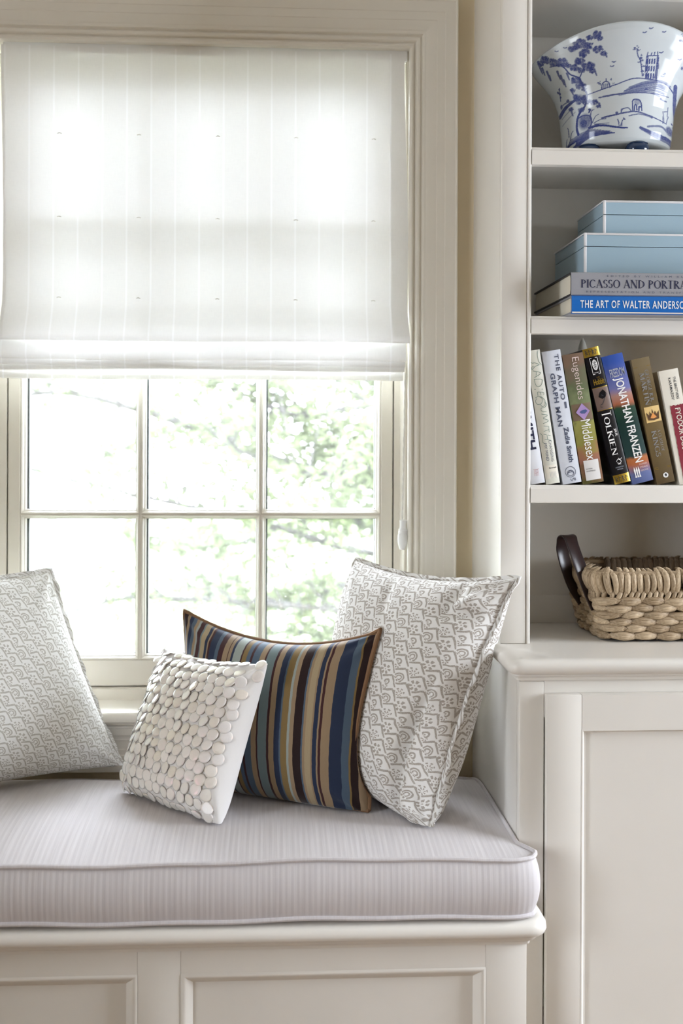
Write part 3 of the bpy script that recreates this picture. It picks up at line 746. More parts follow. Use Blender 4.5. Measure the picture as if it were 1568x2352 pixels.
def flange(fn, mat, parent, org, wd=.009, amp=.003, N=60, uvk=.42, seed=1):
    Pt, B = border(fn, N); r_ = random.Random(seed); v = []; uv = []; f = []
    c = sum(B)/len(B); n = fn.n
    ph = [r_.uniform(0, 6) for _ in range(3)]
    for k, ((s, t), b) in enumerate(zip(Pt, B)):
        d = fn.ux*(s if abs(s) > .999 else 0) + fn.uy*(t if abs(t) > .999 else 0); d = d/np.linalg.norm(d)
        a = amp*(math.sin(k*.55+ph[0]) + .7*math.sin(k*1.27+ph[1]))
        d = d if b[2] > .53 else d - np.array((0, 0, min(0, d[2])))
        for q, (o_, h) in enumerate(((-.004, .0012), (wd*.5, .0013), (wd, .0010), (wd, -.0010), (wd*.5, -.0013), (-.004, -.0012))):
            p = b + d*o_ + n*(h + a*max(0, o_)/wd); v.append(tuple(p-org)); uv.append(((s+1)/2*uvk + o_, (t+1)/2*uvk + o_))
    m = len(B)
    for k in range(m):
        e = (k+1) % m
        for q in range(6): f.append((k*6+q, k*6+(q+1) % 6, e*6+(q+1) % 6, e*6+q))
    return mk('flange', v, f, mat, parent, True, uv)

def A(*p): return np.array(p, float)
# large print pillow in the right-hand corner
org = A(.26, 2.05, .50)
def rx(s, t, side, n, ux, uy):                        # crease dropping along the right edge, dented upper right corner
    o = np.zeros(3)
    if side > 0:
        o += n*(-.020*math.exp(-((s-.80-.10*t)/.06)**2)*max(0, min(1, (.25-t)/.5))*min(1, (t+1)/.12))
        o += n*(.010*math.exp(-((s-.90-.06*t)/.05)**2)*max(0, min(1, (.2-t)/.5)))
        o += n*(-.016*math.exp(-((s-.74)/.16)**2-((t-.66)/.05)**2) - .012*math.exp(-((s-.62)/.05)**2-((t-.80)/.14)**2))
        o += n*(.009*math.exp(-((s-.84)/.10)**2-((t-.80)/.09)**2))
        o += n*(-.005*math.exp(-((s+.1+.5*(t-.7))/.05)**2-((t-.75)/.16)**2))
    return o
fr = pillow_fn((.164, 2.315, .926), (.418, 2.0, .924), (.262, 1.955, .507), (.125, 2.27, .517), .100, .092, (-.03, .04, .12), (2.8, .48), rx, (.012, -.004))
t = thing('throw_pillow', 'large taupe block-print pillow propped against the bookcase corner, behind the striped pillow', 'pillow', tuple(org))
pillow_mesh('cover', fr, M['print'], t, org, 110, arc=True)
flange(fr, M['print'], t, org, .008, .0025, 60, .3, 3)
# large print pillow at the left
org = A(-.42, 2.2, .51)
fl_ = pillow_fn((-.80, 2.09, .905), (-.432, 2.312, .905), (-.297, 2.338, .520), (-.665, 2.12, .514), .095, .055, (.05, .05), (2.6, .55), None, (.004, 0))
t = thing('throw_pillow', 'large pale block-print pillow standing alone at the left end of the cushion', 'pillow', tuple(org))
pillow_mesh('cover', fl_, M['print_pale'], t, org, 100, arc=True)
flange(fl_, M['print_pale'], t, org, .009, .004, 60, .42, 8)
# striped velvet lumbar pillow
org = A(.02, 2.12, .51)
fs = pillow_fn((-.170, 2.285, .832), (.197, 2.086, .822), (.168, 2.035, .509), (-.160, 2.225, .516), .074, .050, (.03, .05), (2.5, .52), None, (.034, -.008))
PUSH = front_field(fr)
t = thing('lumbar_pillow', 'navy, tan and brown striped velvet pillow with cord piping between the shell and print pillows', 'pillow', tuple(org))
pillow_mesh('cover', fs, M['stripes'], t, org, 72, (1, 1), PUSH)
_, B = border(fs, 50, PUSH)
MB().tube([tuple(b-org) for b in B], .0042, 8, closed=True).obj('piping', M['cording'], t, smooth=True)
# small pillow of shell discs
org = A(-.15, 2.08, .51)
fd = pillow_fn((-.205, 2.255, .764), (-.008, 2.06, .770), (-.086, 1.978, .511), (-.272, 2.178, .517), .052, .040, (.03, .03), (3.0, .5), None, (.006, 0))
PUSH = front_field(fs)
t = thing('shell_pillow', 'small white pillow covered in round shell discs leaning on the striped pillow', 'pillow', tuple(org))
pillow_mesh('cover', fd, M['cotton'], t, org, 48, (.42, .42), PUSH)
dv = []; df = []; nn = 14
for r, h in ((.35, .0010), (.75, .0008), (1.0, -.0001), (.98, -.0006)):
    for k in range(nn): a = 2*math.pi*k/nn; dv.append((.0114*r*math.cos(a)*(1+.03*math.sin(3*a)), .0114*r*math.sin(a), h))
dv.append((0, 0, .0008)); df = [((i*nn+k), i*nn+(k+1) % nn, (i+1)*nn+(k+1) % nn, (i+1)*nn+k)[::-1] for i in range(3) for k in range(nn)] + [(4*nn, k, (k+1) % nn) for k in range(nn)]
dme = bpy.data.meshes.new('shell_disc'); dme.from_pydata(dv, [], df); dme.update(); dme.materials.append(M['shell']); dme.polygons.foreach_set('use_smooth', [True]*len(dme.polygons))
NR, NC = 15, 13
for r in range(NR):
    for c in range(NC):
        s = -.965 + (c + .5*(r % 2)*.55 + rng.uniform(-.10, .10))*(1.86/(NC-.6)); tt = -.965 + (r + rng.uniform(-.12, .12))*(1.93/(NR-1))
        tt = max(-.98, min(.98, tt)); s = max(-.985, s)
        if r >= NR-2 and c == NC-1: s += .10
        p = rest(fd(s, tt, 1)); p[2] = max(p[2], cushion_top(p[0], p[1])+.0135); e = .02; s0, s1 = max(-1, s-e), min(1, s+e); t0, t1 = max(-1, tt-e), min(1, tt+e)
        du = fd(s1, tt, 1)-fd(s0, tt, 1); dv_ = fd(s, t1, 1)-fd(s, t0, 1); n = np.cross(du, dv_); n /= np.linalg.norm(n)
        if n.dot(fd.n) < 0: n = -n
        n = n + .11*np.array([rng.gauss(0, 1) for _ in range(3)]) + fd.uy*.14; n /= np.linalg.norm(n)
        q = Vector(n).to_track_quat('Z', 'Y')
        o = bpy.data.objects.new('shell_disc', dme); COL.objects.link(o); o.parent = t
        o.location = Vector(p + n*.0014 - org); o.rotation_mode = 'QUATERNION'; o.rotation_quaternion = q
        o.scale = (1, 1, 1)

# ------------------------------------------------------------------ lettering
_cur = bpy.data.curves.new('lettering', 'FONT')
_to = bpy.data.objects.new('lettering', _cur); COL.objects.link(_to)
def glyphs(txt, bold=0.0, space=1.0):
    _cur.body = txt; _cur.size = 1.0; _cur.offset = bold; _cur.space_character = space; _cur.resolution_u = 3
    dg = bpy.context.evaluated_depsgraph_get(); dg.update()
    me = bpy.data.meshes.new_from_object(_to.evaluated_get(dg), depsgraph=dg)
    v = [(p.co.x, p.co.y) for p in me.vertices]; f = [tuple(q.vertices) for q in me.polygons]; bpy.data.meshes.remove(me)
    return v, f
# a small old-style serif alphabet: straight and curved pen strokes (x0,y0,x1,y1,width) on a unit cap height
TH_, TN = .15, .055
def serif(txt):
    S = {'A': (.74, [((.08, 0), (.37, 1), TN), ((.66, 0), (.34, 1), TH_), ((.17, .33), (.55, .33), TN)], [.08, .66], []),
     'C': (.74, [('c', .40, .5, .34, .50, 40, 320, TH_)], [], []), 'D': (.80, [((.14, 0), (.14, 1), TH_), ('c', .14, .5, .56, .5, -90, 90, TH_)], [.14], [.14]),
     'E': (.62, [((.14, 0), (.14, 1), TH_), ((.14, .03), (.56, .03), TN), ((.14, .97), (.53, .97), TN), ((.14, .52), (.44, .52), TN)], [.14], [.14]),
     'F': (.58, [((.14, 0), (.14, 1), TH_), ((.14, .97), (.53, .97), TN), ((.14, .52), (.44, .52), TN)], [.14], [.14]),
     'G': (.80, [('c', .40, .5, .34, .5, 40, 330, TH_), ((.68, .05), (.68, .42), TH_)], [], []),
     'H': (.82, [((.14, 0), (.14, 1), TH_), ((.68, 0), (.68, 1), TH_), ((.14, .5), (.68, .5), TN)], [.14, .68], [.14, .68]),
     'I': (.30, [((.15, 0), (.15, 1), TH_)], [.15], [.15]), 'J': (.36, [((.2, .0), (.2, 1), TH_), ((.2, 0), (.0, -.18), TN)], [], [.2]),
     'K': (.76, [((.14, 0), (.14, 1), TH_), ((.16, .48), (.60, 1), TN), ((.30, .60), (.68, 0), TH_)], [.14, .68], [.14, .60]),
     'L': (.58, [((.14, 0), (.14, 1), TH_), ((.14, .03), (.54, .03), TN)], [.14], [.14]),
     'M': (.92, [((.12, 0), (.16, 1), TN), ((.16, 1), (.46, .08), TH_), ((.46, .08), (.76, 1), TN), ((.76, 1), (.80, 0), TH_)], [.12, .80], [.14, .78]),
     'N': (.82, [((.14, 0), (.14, 1), TN), ((.14, 1), (.68, 0), TH_), ((.68, 0), (.68, 1), TN)], [.14], [.12, .68]),
     'O': (.82, [('c', .41, .5, .35, .5, 0, 360, TH_)], [], []), 'P': (.60, [((.14, 0), (.14, 1), TH_), ('c', .14, .73, .38, .27, -90, 90, TH_)], [.14], [.14]),
     'R': (.68, [((.14, 0), (.14, 1), TH_), ('c', .14, .75, .36, .25, -90, 90, TH_), ((.26, .5), (.62, 0), TH_)], [.14, .60], [.14]),
     'S': (.54, [('c', .27, .755, .20, .245, 30, 260, TH_*.9), ('c', .27, .265, .22, .265, -155, 85, TH_*.9)], [], []),
     'T': (.66, [((.33, 0), (.33, 1), TH_), ((.03, .97), (.63, .97), TN)], [.33], []), 'U': (.78, [((.14, .3), (.14, 1), TH_), ((.64, .3), (.64, 1), TN), ('c', .39, .32, .25, .32, 180, 360, TH_*.7)], [], [.14, .64]),
     'X': (.70, [((.06, 0), (.62, 1), TN), ((.08, 1), (.64, 0), TH_)], [.06, .64], [.62, .08]), '.': (.24, [((.10, 0), (.10, .13), TH_*.9)], [], []), ' ': (.32, [], [], [])}
    v = []; f = []; x = 0
    def quad(a, b, w0, w1):
        d = np.array(b)-np.array(a); n = np.array([-d[1], d[0]])/max(1e-6, np.linalg.norm(d)); k = len(v)
        for p, w_ in ((a, w0), (b, w1)):
            v.append((p[0]+n[0]*w_/2+x, p[1]+n[1]*w_/2)); v.append((p[0]-n[0]*w_/2+x, p[1]-n[1]*w_/2))
        f.append((k, k+1, k+3, k+2))
    for ch in txt:
        wd, st_, lo, hi = S[ch]
        for s_ in st_:
            if s_[0] == 'c':
                _, cx, cy, rx_, ry_, a0, a1, th = s_; N = max(8, int(abs(a1-a0)/14)); k = len(v)
                for i in range(N+1):
                    a = math.radians(a0+(a1-a0)*i/N); c_, s2 = math.cos(a), math.sin(a); hw = TN*.5 + (th-TN)*.5*abs(c_)
                    v.append((cx+(rx_+hw*.4)*c_+x, cy+(ry_)*s2)); v.append((cx+(rx_-hw*1.5)*c_+x, cy+(ry_-TN*1.2)*s2))
                for i in range(N): f.append((k+2*i, k+2*i+1, k+2*i+3, k+2*i+2))
            else: quad(s_[0], s_[1], s_[2], s_[2])
        for q in lo: quad((q-.13, .018), (q+.13, .018), .036, .036)
        for q in hi: quad((q-.13, .982), (q+.13, .982), .036, .036)
        x += wd
    return v, f
def lettering(parent, txt, x0, x1, z0, z1, mat, down=True, bold=0.0, face='sans', sy=None, name='lettering', off=.0006, space=1.0):
    """fits the text into the spine box x0..x1, z0..z1; down = reads from top to bottom"""
    v, f = serif(txt) if face == 'serif' else glyphs(txt, bold, space)
    a = np.array(v); lo, hi = a.min(0), a.max(0); a = (a-lo)/(hi-lo)
    if down: X = x0+(x1-x0)*a[:, 1]; Z = z1-(z1-z0)*a[:, 0]
    else: X = x0+(x1-x0)*a[:, 0]; Z = z0+(z1-z0)*a[:, 1]
    ym = min(sy(x0+(x1-x0)*k/10) for k in range(11)) if sy else 0
    Y = np.full(len(X), ym-off+.0002)
    return mk(name, np.stack([X, Y, Z], 1), f, M[mat], parent)
def patch(parent, pts, mat, name, sy=None, off=.0003):
    """flat printed shape on a spine: polygon of (x, z)"""
    xs_ = [q[0] for q in pts]; ym = min(sy(min(xs_)+(max(xs_)-min(xs_))*k/10) for k in range(11)) if sy else 0
    return mk(name, [(x_, ym-off, z_) for x_, z_ in pts], [tuple(range(len(pts)))], M[mat], parent)
def bandp(parent, x0, x1, z0, z1, mat, name, sy=None, off=.0003, n=10):
    v = []; f = []
    for i in range(n+1):
        x_ = x0+(x1-x0)*i/n; y_ = (sy(x_) if sy else 0)-off; v += [(x_, y_, z0), (x_, y_, z1)]
    for i in range(n): f.append((2*i, 2*i+2, 2*i+3, 2*i+1))
    return mk(name, v, f, M[mat], parent)
def lines(parent, strokes, wd, mat, name, sy=None, off=.0005):
    v = []; f = []
    for st_ in strokes:
        st_ = spl(st_, 5) if len(st_) > 2 else st_
        k = len(v)
        for i, p in enumerate(st_):
            a = np.array(st_[max(0, i-1)]); b = np.array(st_[min(len(st_)-1, i+1)]); d = b-a; n = np.array([-d[1], d[0]])/max(1e-9, np.linalg.norm(d))*wd/2
            for q in (1, -1): x_, z_ = p[0]+q*n[0], p[1]+q*n[1]; v.append((x_, (sy(x_) if sy else 0)-off, z_))
        for i in range(len(st_)-1): f.append((k+2*i, k+2*i+1, k+2*i+3, k+2*i+2))
    return mk(name, v, f, M[mat], parent)
def ell(cx, cz, a, b, n=24): return [(cx+a*math.cos(2*math.pi*k/n), cz+b*math.sin(2*math.pi*k/n)) for k in range(n)]

# ------------------------------------------------------------------ books
SZ3 = SH[0]+.0002
def book(label, t, h, d, x, tilt, mat, kind='hard', bul=.0022, y=2.1045, bmat=None, group='novels leaning on the third shelf'):
    b = thing('book', label, 'book', (x, y, SZ3), group)
    b.rotation_euler = (0, -math.radians(tilt), 0)
    bt = .0026 if kind == 'hard' else .0005; over = .003 if kind == 'hard' else 0
    sy = lambda x_: bul*(2*x_/t-1)**2 if 0 <= x_ <= t else bul
    N = 12; m_ = MB()
    outer = [(t*i/N, sy(t*i/N)) for i in range(N+1)]; inner = [(t-bt-(t-2*bt)*i/N, sy(t-bt-(t-2*bt)*i/N)+bt) for i in range(N+1)]
    prof = [(0, d)] + outer + [(t, d), (t-bt, d)] + inner + [(bt, d)]
    m_.extrude(prof, 'z', 0, h)
    c = m_.obj('cover', M[mat], b, smooth=True)
    MB().box(bt+.0002, t-bt-.0002, bul+bt+.0006, d-over, over, h-over).obj('page_block', M['paper'], b)
    return b, sy
def vfr(h): return lambda a: h*a
# 1 - far left
b, sy = book('white book with bold navy name, farthest left and half hidden by the bookcase stile', .026, .236, .155, .4665, 9.2, 'jacket_white')
lettering(b, 'ZADIE SMITH', .004, .0195, .062, .222, 'ink_navy', bold=.03, sy=sy)
lines(b, [[(.009+.0022*i, .014), (.0095+.0022*i, .026)] for i in range(4)] + [[(.007, .026), (.018, .0262)], [(.009, .018), (.0165, .021)]], .0005, 'ink_pink', 'emblem', sy)
# 2
b, sy = book('slim cream book with thin green handwritten lettering, second from the stile', .0252, .2445, .15, .4945, 9.0, 'jacket_cream')
hw = [[(.022, .243), (.0195, .236), (.0195, .226), (.022, .219), (.0252, .216)],
      [(.004, .224), (.0085, .221), (.0115, .2215), (.020, .217), (.0125, .215), (.0055, .210), (.006, .2145), (.0095, .2155)],
      [(.0065, .2075), (.0205, .2015), (.0075, .195)], [(.0125, .2045), (.0115, .1985)],
      [(.0065, .192), (.0205, .190), (.020, .183), (.0145, .178), (.0085, .180), (.0065, .192)],
      [(.004, .174), (.020, .172)], [(.009, .1685), (.020, .166), (.0195, .161)], [(.009, .1685), (.0088, .1615)], [(.0145, .167), (.0145, .162)],
      [(.003, .158), (.010, .160), (.016, .154), (.013, .147), (.006, .146), (.003, .152), (.006, .157)], [(.013, .160), (.0205, .152), (.019, .143), (.0135, .141), (.011, .146)],
      [(.019, .149), (.0225, .144), (.018, .139), (.011, .138), (.0125, .132), (.020, .131)],
      [(.010, .128), (.021, .124), (.0125, .120), (.0215, .114), (.0105, .110)], [(.0105, .106), (.021, .104)], [(.020, .103), (.0195, .093)], [(.0195, .098), (.0095, .096)],
      [(.0085, .091), (.021, .087)], [(.0145, .089), (.014, .081)], [(.009, .082), (.021, .078)], [(.0025, .094), (.006, .088), (.0045, .078), (.009, .074)]]
lines(b, hw, .00075, 'ink_green', 'lettering', sy)
lettering(b, 'CHANGING', .0155, .0205, .040, .079, 'ink_slate', sy=sy); lettering(b, 'MY MIND', .0065, .0115, .042, .074, 'ink_slate', sy=sy)
bandp(b, .003, .0245, .010, .034, 'jacket_ivory', 'sticker', sy); lettering(b, 'Signed', .009, .022, .0265, .0305, 'ink_black', False, .02, sy=sy)
lines(b, [[(.010+.0025*i, .010), (.0095+.0025*i, .022)] for i in range(5)] + [[(.009, .0165), (.021, .0175)]], .0005, 'ink_grey', 'emblem', sy)
# 3
b, sy = book('glossy pale grey book with black brush-style capitals, third from the stile', .0342, .2435, .155, .5254, 9.5, 'jacket_grey_white')
lettering(b, 'THE AUTO', .0205, .0285, .152, .236, 'ink_slate', bold=.02, sy=sy, space=1.15); bandp(b, .0255, .0295, .136, .148, 'ink_slate', 'hyphen', sy, n=2)
lettering(b, 'GRAPH MAN', .0075, .0165, .105, .2025, 'ink_slate', bold=.03, sy=sy, space=1.1)
lettering(b, 'Zadie Smith', .0165, .0255, .038, .1025, 'ink_slate', bold=.035, sy=sy)
lines(b, [ell(.0165, .021, .0095, .0095, 20)+[(.026, .021)], ell(.0165, .019, .006, .005, 12)+[(.0225, .019)], [(.010, .017), (.0165, .023), (.023, .017)], [(.0115, .020), (.0215, .0205)], [(.014, .009), (.017, .004), (.0195, .009)], [(.0205, .0095), (.0225, .004)], [(.023, .0095), (.024, .0045)]], .0009, 'ink_slate', 'emblem', sy)
# 4
b, sy = book('plastic-wrapped olive and ochre library book with a lilac diamond on its spine', .0385, .238, .155, .5622, 9.6, 'meadow_jacket')
lettering(b, 'Eugenides', .012, .0285, .154, .231, 'ink_blush', bold=-.012, sy=sy)
bandp(b, .0015, .037, .116, .146, 'brown_band', 'title_band', sy); patch(b, [(.0075, .131), (.0205, .1155), (.033, .131), (.0205, .1465)], 'lilac', 'diamond', sy, .0009)
patch(b, [(.0145, .131), (.018, .1335), (.026, .1345), (.0285, .131), (.023, .127), (.017, .128)], 'petrel', 'motif', sy, .0013)
lettering(b, 'Middlesex', .0135, .031, .043, .116, 'ink_white', bold=.0, sy=sy)
bandp(b, .0065, .034, .006, .0425, 'sticker', 'library_label', sy, .0008); lettering(b, 'FICTION', .0095, .0205, .0255, .0278, 'ink_black', False, sy=sy, off=.0012); lettering(b, 'EUGENIDES', .0095, .026, .0215, .0238, 'ink_black', False, sy=sy, off=.0012)
# 5
b, sy = book('glossy black book with gold bands at the top and bottom of its spine', .030, .2525, .15, .6206, 14.0, 'jacket_black', bul=.003)
for z0, z1 in ((.2365, .2525), (.0, .0165)):
    bandp(b, 0, .030, z0, z1, 'foil_gold', 'gold_band', sy, .0003, 12)
    lines(b, [[(.004+i*.0062, z0+.003), (.004+i*.0062, z1-.003)] for i in range(4)] + [[(.004+i*.0062, z1-.004), (.0075+i*.0062, z1-.0075)] for i in range(4)] + [[(.004+i*.0062, z1-.007), (.0075+i*.0062, z0+.004)] for i in (0, 2)], .0009, 'ink_black', 'runes', sy, .0006)
lines(b, [[(.0085, .2035), (.0225, .2035)], [(.0225, .2035), (.0225, .2335)], [(.0225, .2335), (.0085, .2335)], [(.0085, .2335), (.0085, .2035)]], .0009, 'ink_white', 'emblem_frame', sy)
patch(b, ell(.0155, .2205, .0048, .0098), 'ink_white', 'emblem_oval', sy, .0005)
lines(b, [[(.0155, .2125), (.0155, .2285)], [(.0120, .2265), (.0155, .2235), (.0190, .2265)], [(.0125, .2190), (.0155, .2215), (.0185, .2190)], [(.0130, .2150), (.0155, .2185), (.0180, .2150)], [(.0132, .2238), (.0178, .2238)]], .0007, 'ink_black', 'emblem', sy, .0009)
lettering(b, 'TOLKIEN', .0105, .0205, .2052, .2072, 'ink_white', False, face='serif', sy=sy)
lettering(b, 'THE', .0125, .0185, .1965, .1985, 'foil_gold', False, sy=sy); lettering(b, 'Hobbit', .0055, .0255, .184, .195, 'foil_gold', False, .03, sy=sy)
bandp(b, .0008, .0292, .1365, .1795, 'foil_gold', 'gold_line', sy, .0002); bandp(b, .0008, .0292, .1375, .1785, 'picture_brown', 'picture', sy, .0004)
patch(b, [(.008, .162), (.012, .170), (.019, .174), (.023, .168), (.021, .160), (.014, .157)], 'jacket_black', 'picture_figure', sy, .0006); lines(b, [[(.008, .147), (.013, .149), (.020, .160), (.025, .166)], [(.007, .144), (.011, .1425)], [(.014, .165), (.018, .162)]], .0011, 'board_dark', 'picture_figure', sy, .0007)
lettering(b, 'T', .006, .0235, .1245, .1335, 'ink_white', True, face='serif', sy=sy); lettering(b, 'OLKIEN', .0075, .0185, .0515, .1235, 'ink_white', True, face='serif', sy=sy)
lettering(b, 'JRR', .021, .0262, .085, .100, 'ink_white', True, face='serif', sy=sy)
lines(b, [[(.012, .040), (.016, .044), (.021, .040), (.018, .036), (.013, .038)], [(.017, .046), (.020, .043), (.0235, .0455)], [(.014, .035), (.020, .0345)]], .0008, 'ink_white', 'emblem', sy)
lettering(b, 'HOUGHTON', .008, .0235, .0285, .0308, 'ink_grey', False, face='sans', sy=sy); lettering(b, 'MIFFLIN', .0105, .021, .0245, .0268, 'ink_grey', False, sy=sy)
# 6
b, sy = book('blue, orange and dark green book with tall white capitals', .0395, .239, .155, .6535, 14.3, 'sunset_jacket')
lettering(b, 'FREEDOM', .0075, .035, .1975, .2135, 'ink_grey', False, .01, sy=sy)
lettering(b, 'JONATHAN FRANZEN', .0095, .0295, .0375, .196, 'ink_white', bold=.018, sy=sy)
for i, s_ in enumerate(('FARRAR', 'STRAUS', 'GIROUX')): lettering(b, s_, .0205, .0345, .0318-.0058*i, .0348-.0058*i, 'ink_blush', False, sy=sy)
for k in range(3): patch(b, [(.0075+k*.0038, .024), (.0092+k*.0038, .031), (.0109+k*.0038, .024), (.0100+k*.0038, .016), (.0112+k*.0038, .011), (.0076+k*.0038, .011), (.0086+k*.0038, .016)], 'ink_white', 'emblem', sy, .0005)
# 7
b, sy = book('bronze brown paperback with a small crown picture on its spine', .0335, .2325, .13, .6985, 12.2, 'bronze_jacket', 'soft', .0008)
lettering(b, 'GEORGE R.R.', .0195, .0265, .150, .2095, 'foil_silver', True, face='serif', sy=sy); lettering(b, 'MARTIN', .0085, .0185, .1455, .206, 'foil_silver', True, face='serif', sy=sy)
bandp(b, .0045, .0325, .1135, .1425, 'amber', 'picture', sy)
patch(b, [(.0085, .118), (.0065, .133), (.0115, .1265), (.0135, .1335), (.0165, .127), (.0185, .138), (.0205, .127), (.0235, .1335), (.0255, .1265), (.0305, .133), (.0285, .118), (.0185, .1165)], 'crown_brown', 'crown', sy, .0006)
patch(b, [(.0125, .1215), (.0185, .131), (.0245, .1215), (.0185, .120)], 'flame', 'crown_glow', sy, .0009)
lettering(b, 'A CLASH OF', .0205, .0262, .058, .099, 'foil_silver', True, face='serif', sy=sy); lettering(b, 'KINGS', .0085, .0185, .050, .098, 'foil_silver', True, face='serif', sy=sy)
patch(b, ell(.019, .0145, .0048, .0048), 'ink_white', 'emblem', sy, .0005); patch(b, ell(.0192, .0148, .0017, .0026), 'ink_black', 'emblem', sy, .0009)
lines(b, [[(.001, .2165), (.0325, .2165)], [(.001, .028), (.0325, .028)], [(.001, .0305), (.0325, .0305)]], .0006, 'foil_gold', 'rule_line', sy)
# 8
b, sy = book('ivory paperback with a ragged crimson block, farthest right in the row', .036, .2105, .125, .7405, 11.0, 'jacket_ivory', 'soft', .0008)
lettering(b, 'THE BROTHERS', .0235, .0283, .155, .1965, 'ink_black', True, .01, sy=sy); lettering(b, 'KARAMAZOV', .0145, .0193, .155, .1955, 'ink_black', True, .01, sy=sy)
rg = [(.0085+rng.uniform(-.0006, .0006), z_) for z_ in np.linspace(.004, .144, 34)] + [(x_, .1445+rng.uniform(-.0012, .0012)) for x_ in np.linspace(.009, .035, 12)]
patch(b, rg+[(.0355, .14), (.0355, .004)], 'ink_crimson', 'title_block', sy)
lettering(b, 'FYODOR DOSTOEVSKY', .0165, .0265, .010, .139, 'jacket_ivory', True, .012, sy=sy, off=.0009)
# candle tip showing behind the row
v, f = lathe([(.0095, 0), (.0098, .20), (.0096, .255), (.0088, .2625), (.0062, .272), (.0028, .280), (.0006, .2835)], 20)
o = MB().add(v, f).obj('candle', new_mat('pale_wax', (.85, .85, .79), .45, .5), None, smooth=True); o.location = (.6075, 2.285, SZ3)
o['label'] = 'pale pointed candle standing behind the books, only its tip showing'; o['category'] = 'candle'

# two large books lying flat
SZ2 = SH[1]+.0002
def flat_book(label, x, w_, y, d, z, t, jmat, board, rot):
    b = thing('book', label, 'book', (x, y, z), 'art books lying under the boxes'); b.rotation_euler = (0, 0, rot); bt = .003
    m_ = MB(); pr = [(d, 0), (.004, 0), (.0012, .0015), (0, t*.25), (0, t*.75), (.0012, t-.0015), (.004, t), (d, t), (d, t-bt), (.006, t-bt), (.0032, t*.75), (.0032, t*.25), (.006, bt), (d, bt)]
    m_.extrude(pr, 'x', 0, w_); m_.obj('cover', M[board], b)
    js = MB(); pr = [(.012, -.0003), (.004, -.0003), (.0009, .0013), (-.0004, t*.25), (-.0004, t*.75), (.0009, t-.0013), (.004, t+.0003), (.012, t+.0003), (.012, t+.0001), (.004, t+.0001), (.0012, t-.0015), (0, t*.75), (0, t*.25), (.0012, .0015), (.004, -.0001), (.012, -.0001)]
    js.extrude(pr, 'x', .0004, w_-.0004); js.obj('spine_jacket', M[jmat], b)
    MB().box(.003, w_-.003, .006, d-.003, bt+.0002, t-bt-.0002).obj('page_block', M['paper'], b)
    return b
tb2 = .0315
b = flat_book('blue spined art book lying at the bottom of the stack', .521, .34, 2.035, .285, SZ2, tb2, 'blue_jacket', 'grey_cloth', 0.0)
lettering(b, 'THE ART OF WALTER ANDERSON', .0155, .2110, .0095, .0232, 'ink_white', False, .012, sy=lambda x_: -.0004, space=1.12)
bandp(b, .001, .339, .0006, .0028, 'jacket_ivory', 'jacket_edge', lambda x_: -.0002, .0004)
zb2 = SZ2+tb2+.0004; tb3 = .0405
b = flat_book('grey spined art book lying on the blue one, under the boxes', .520, .36, 2.035, .288, zb2, tb3, 'grey_cloth', 'board_dark', 0.003)
lettering(b, 'PICASSO AND PORTRAITURE', .0175, .2560, .0125, .028, 'ink_navy', False, face='serif', sy=lambda x_: -.0004)
lettering(b, 'EDITED BY WILLIAM RUBIN', .064, .222, .0325, .0358, 'ink_slate', False, sy=lambda x_: -.0004, space=1.9); lettering(b, 'REPRESENTATION AND TRANSFORMATION', .027, .256, .0045, .0078, 'ink_slate', False, sy=lambda x_: -.0004, space=1.9)

# ------------------------------------------------------------------ blue boxes
def lid_box(label, x0, w_, y0, d, z0, h, lid_h):
    b = thing('keepsake_box', label, 'box', (x0, y0, z0), 'pale blue boxes stacked on the art books')
    e = .0048
    MB().box(e*.4, w_-e*.4, e*.4, d-e*.4, 0, h-lid_h-.0006).obj('body', M['box'], b); MB().box(e*.4, w_-e*.4, e*.4, d-e*.4, h-lid_h+.0006, h-e*.3).obj('lid', M['box'], b)
    MB().box(e, w_-e, e, d-e, h-lid_h-.001, h-lid_h+.001).obj('lid_gap', M['board_dark'], b)
    for a, c, q0, q1 in ((0, 0, 0, h-lid_h-.0006), (0, 0, h-lid_h+.0006, h), (w_-e, 0, 0, h-lid_h-.0006), (w_-e, 0, h-lid_h+.0006, h)):
        MB().box(a, a+e, 0, e, q0, q1, .0006).obj('edge_strip', M['box_edge'], b, smooth=True)
    MB().box(e, w_-e, 0, e, h-e*.8, h, .0006).obj('edge_strip', M['box_edge'], b, smooth=True)
    MB().box(0, e*.8, e, d, h-e*.5, h+.0001).obj('edge_strip', M['box_edge'], b); MB().box(w_-e*.8, w_, e, d, h-e*.5, h+.0001).obj('edge_strip', M['box_edge'], b)
    return b
zb = zb2+tb3+.0004
lid_box('larger pale blue lidded box with white edges, lower of the two', .5585, .40, 2.092, .228, zb, .0795, .0245)
lid_box('smaller pale blue lidded box with white edges, on top of the other', .598, .31, 2.108, .19, zb+.0797, .0625, .026)
bpy.data.objects.remove(_to)

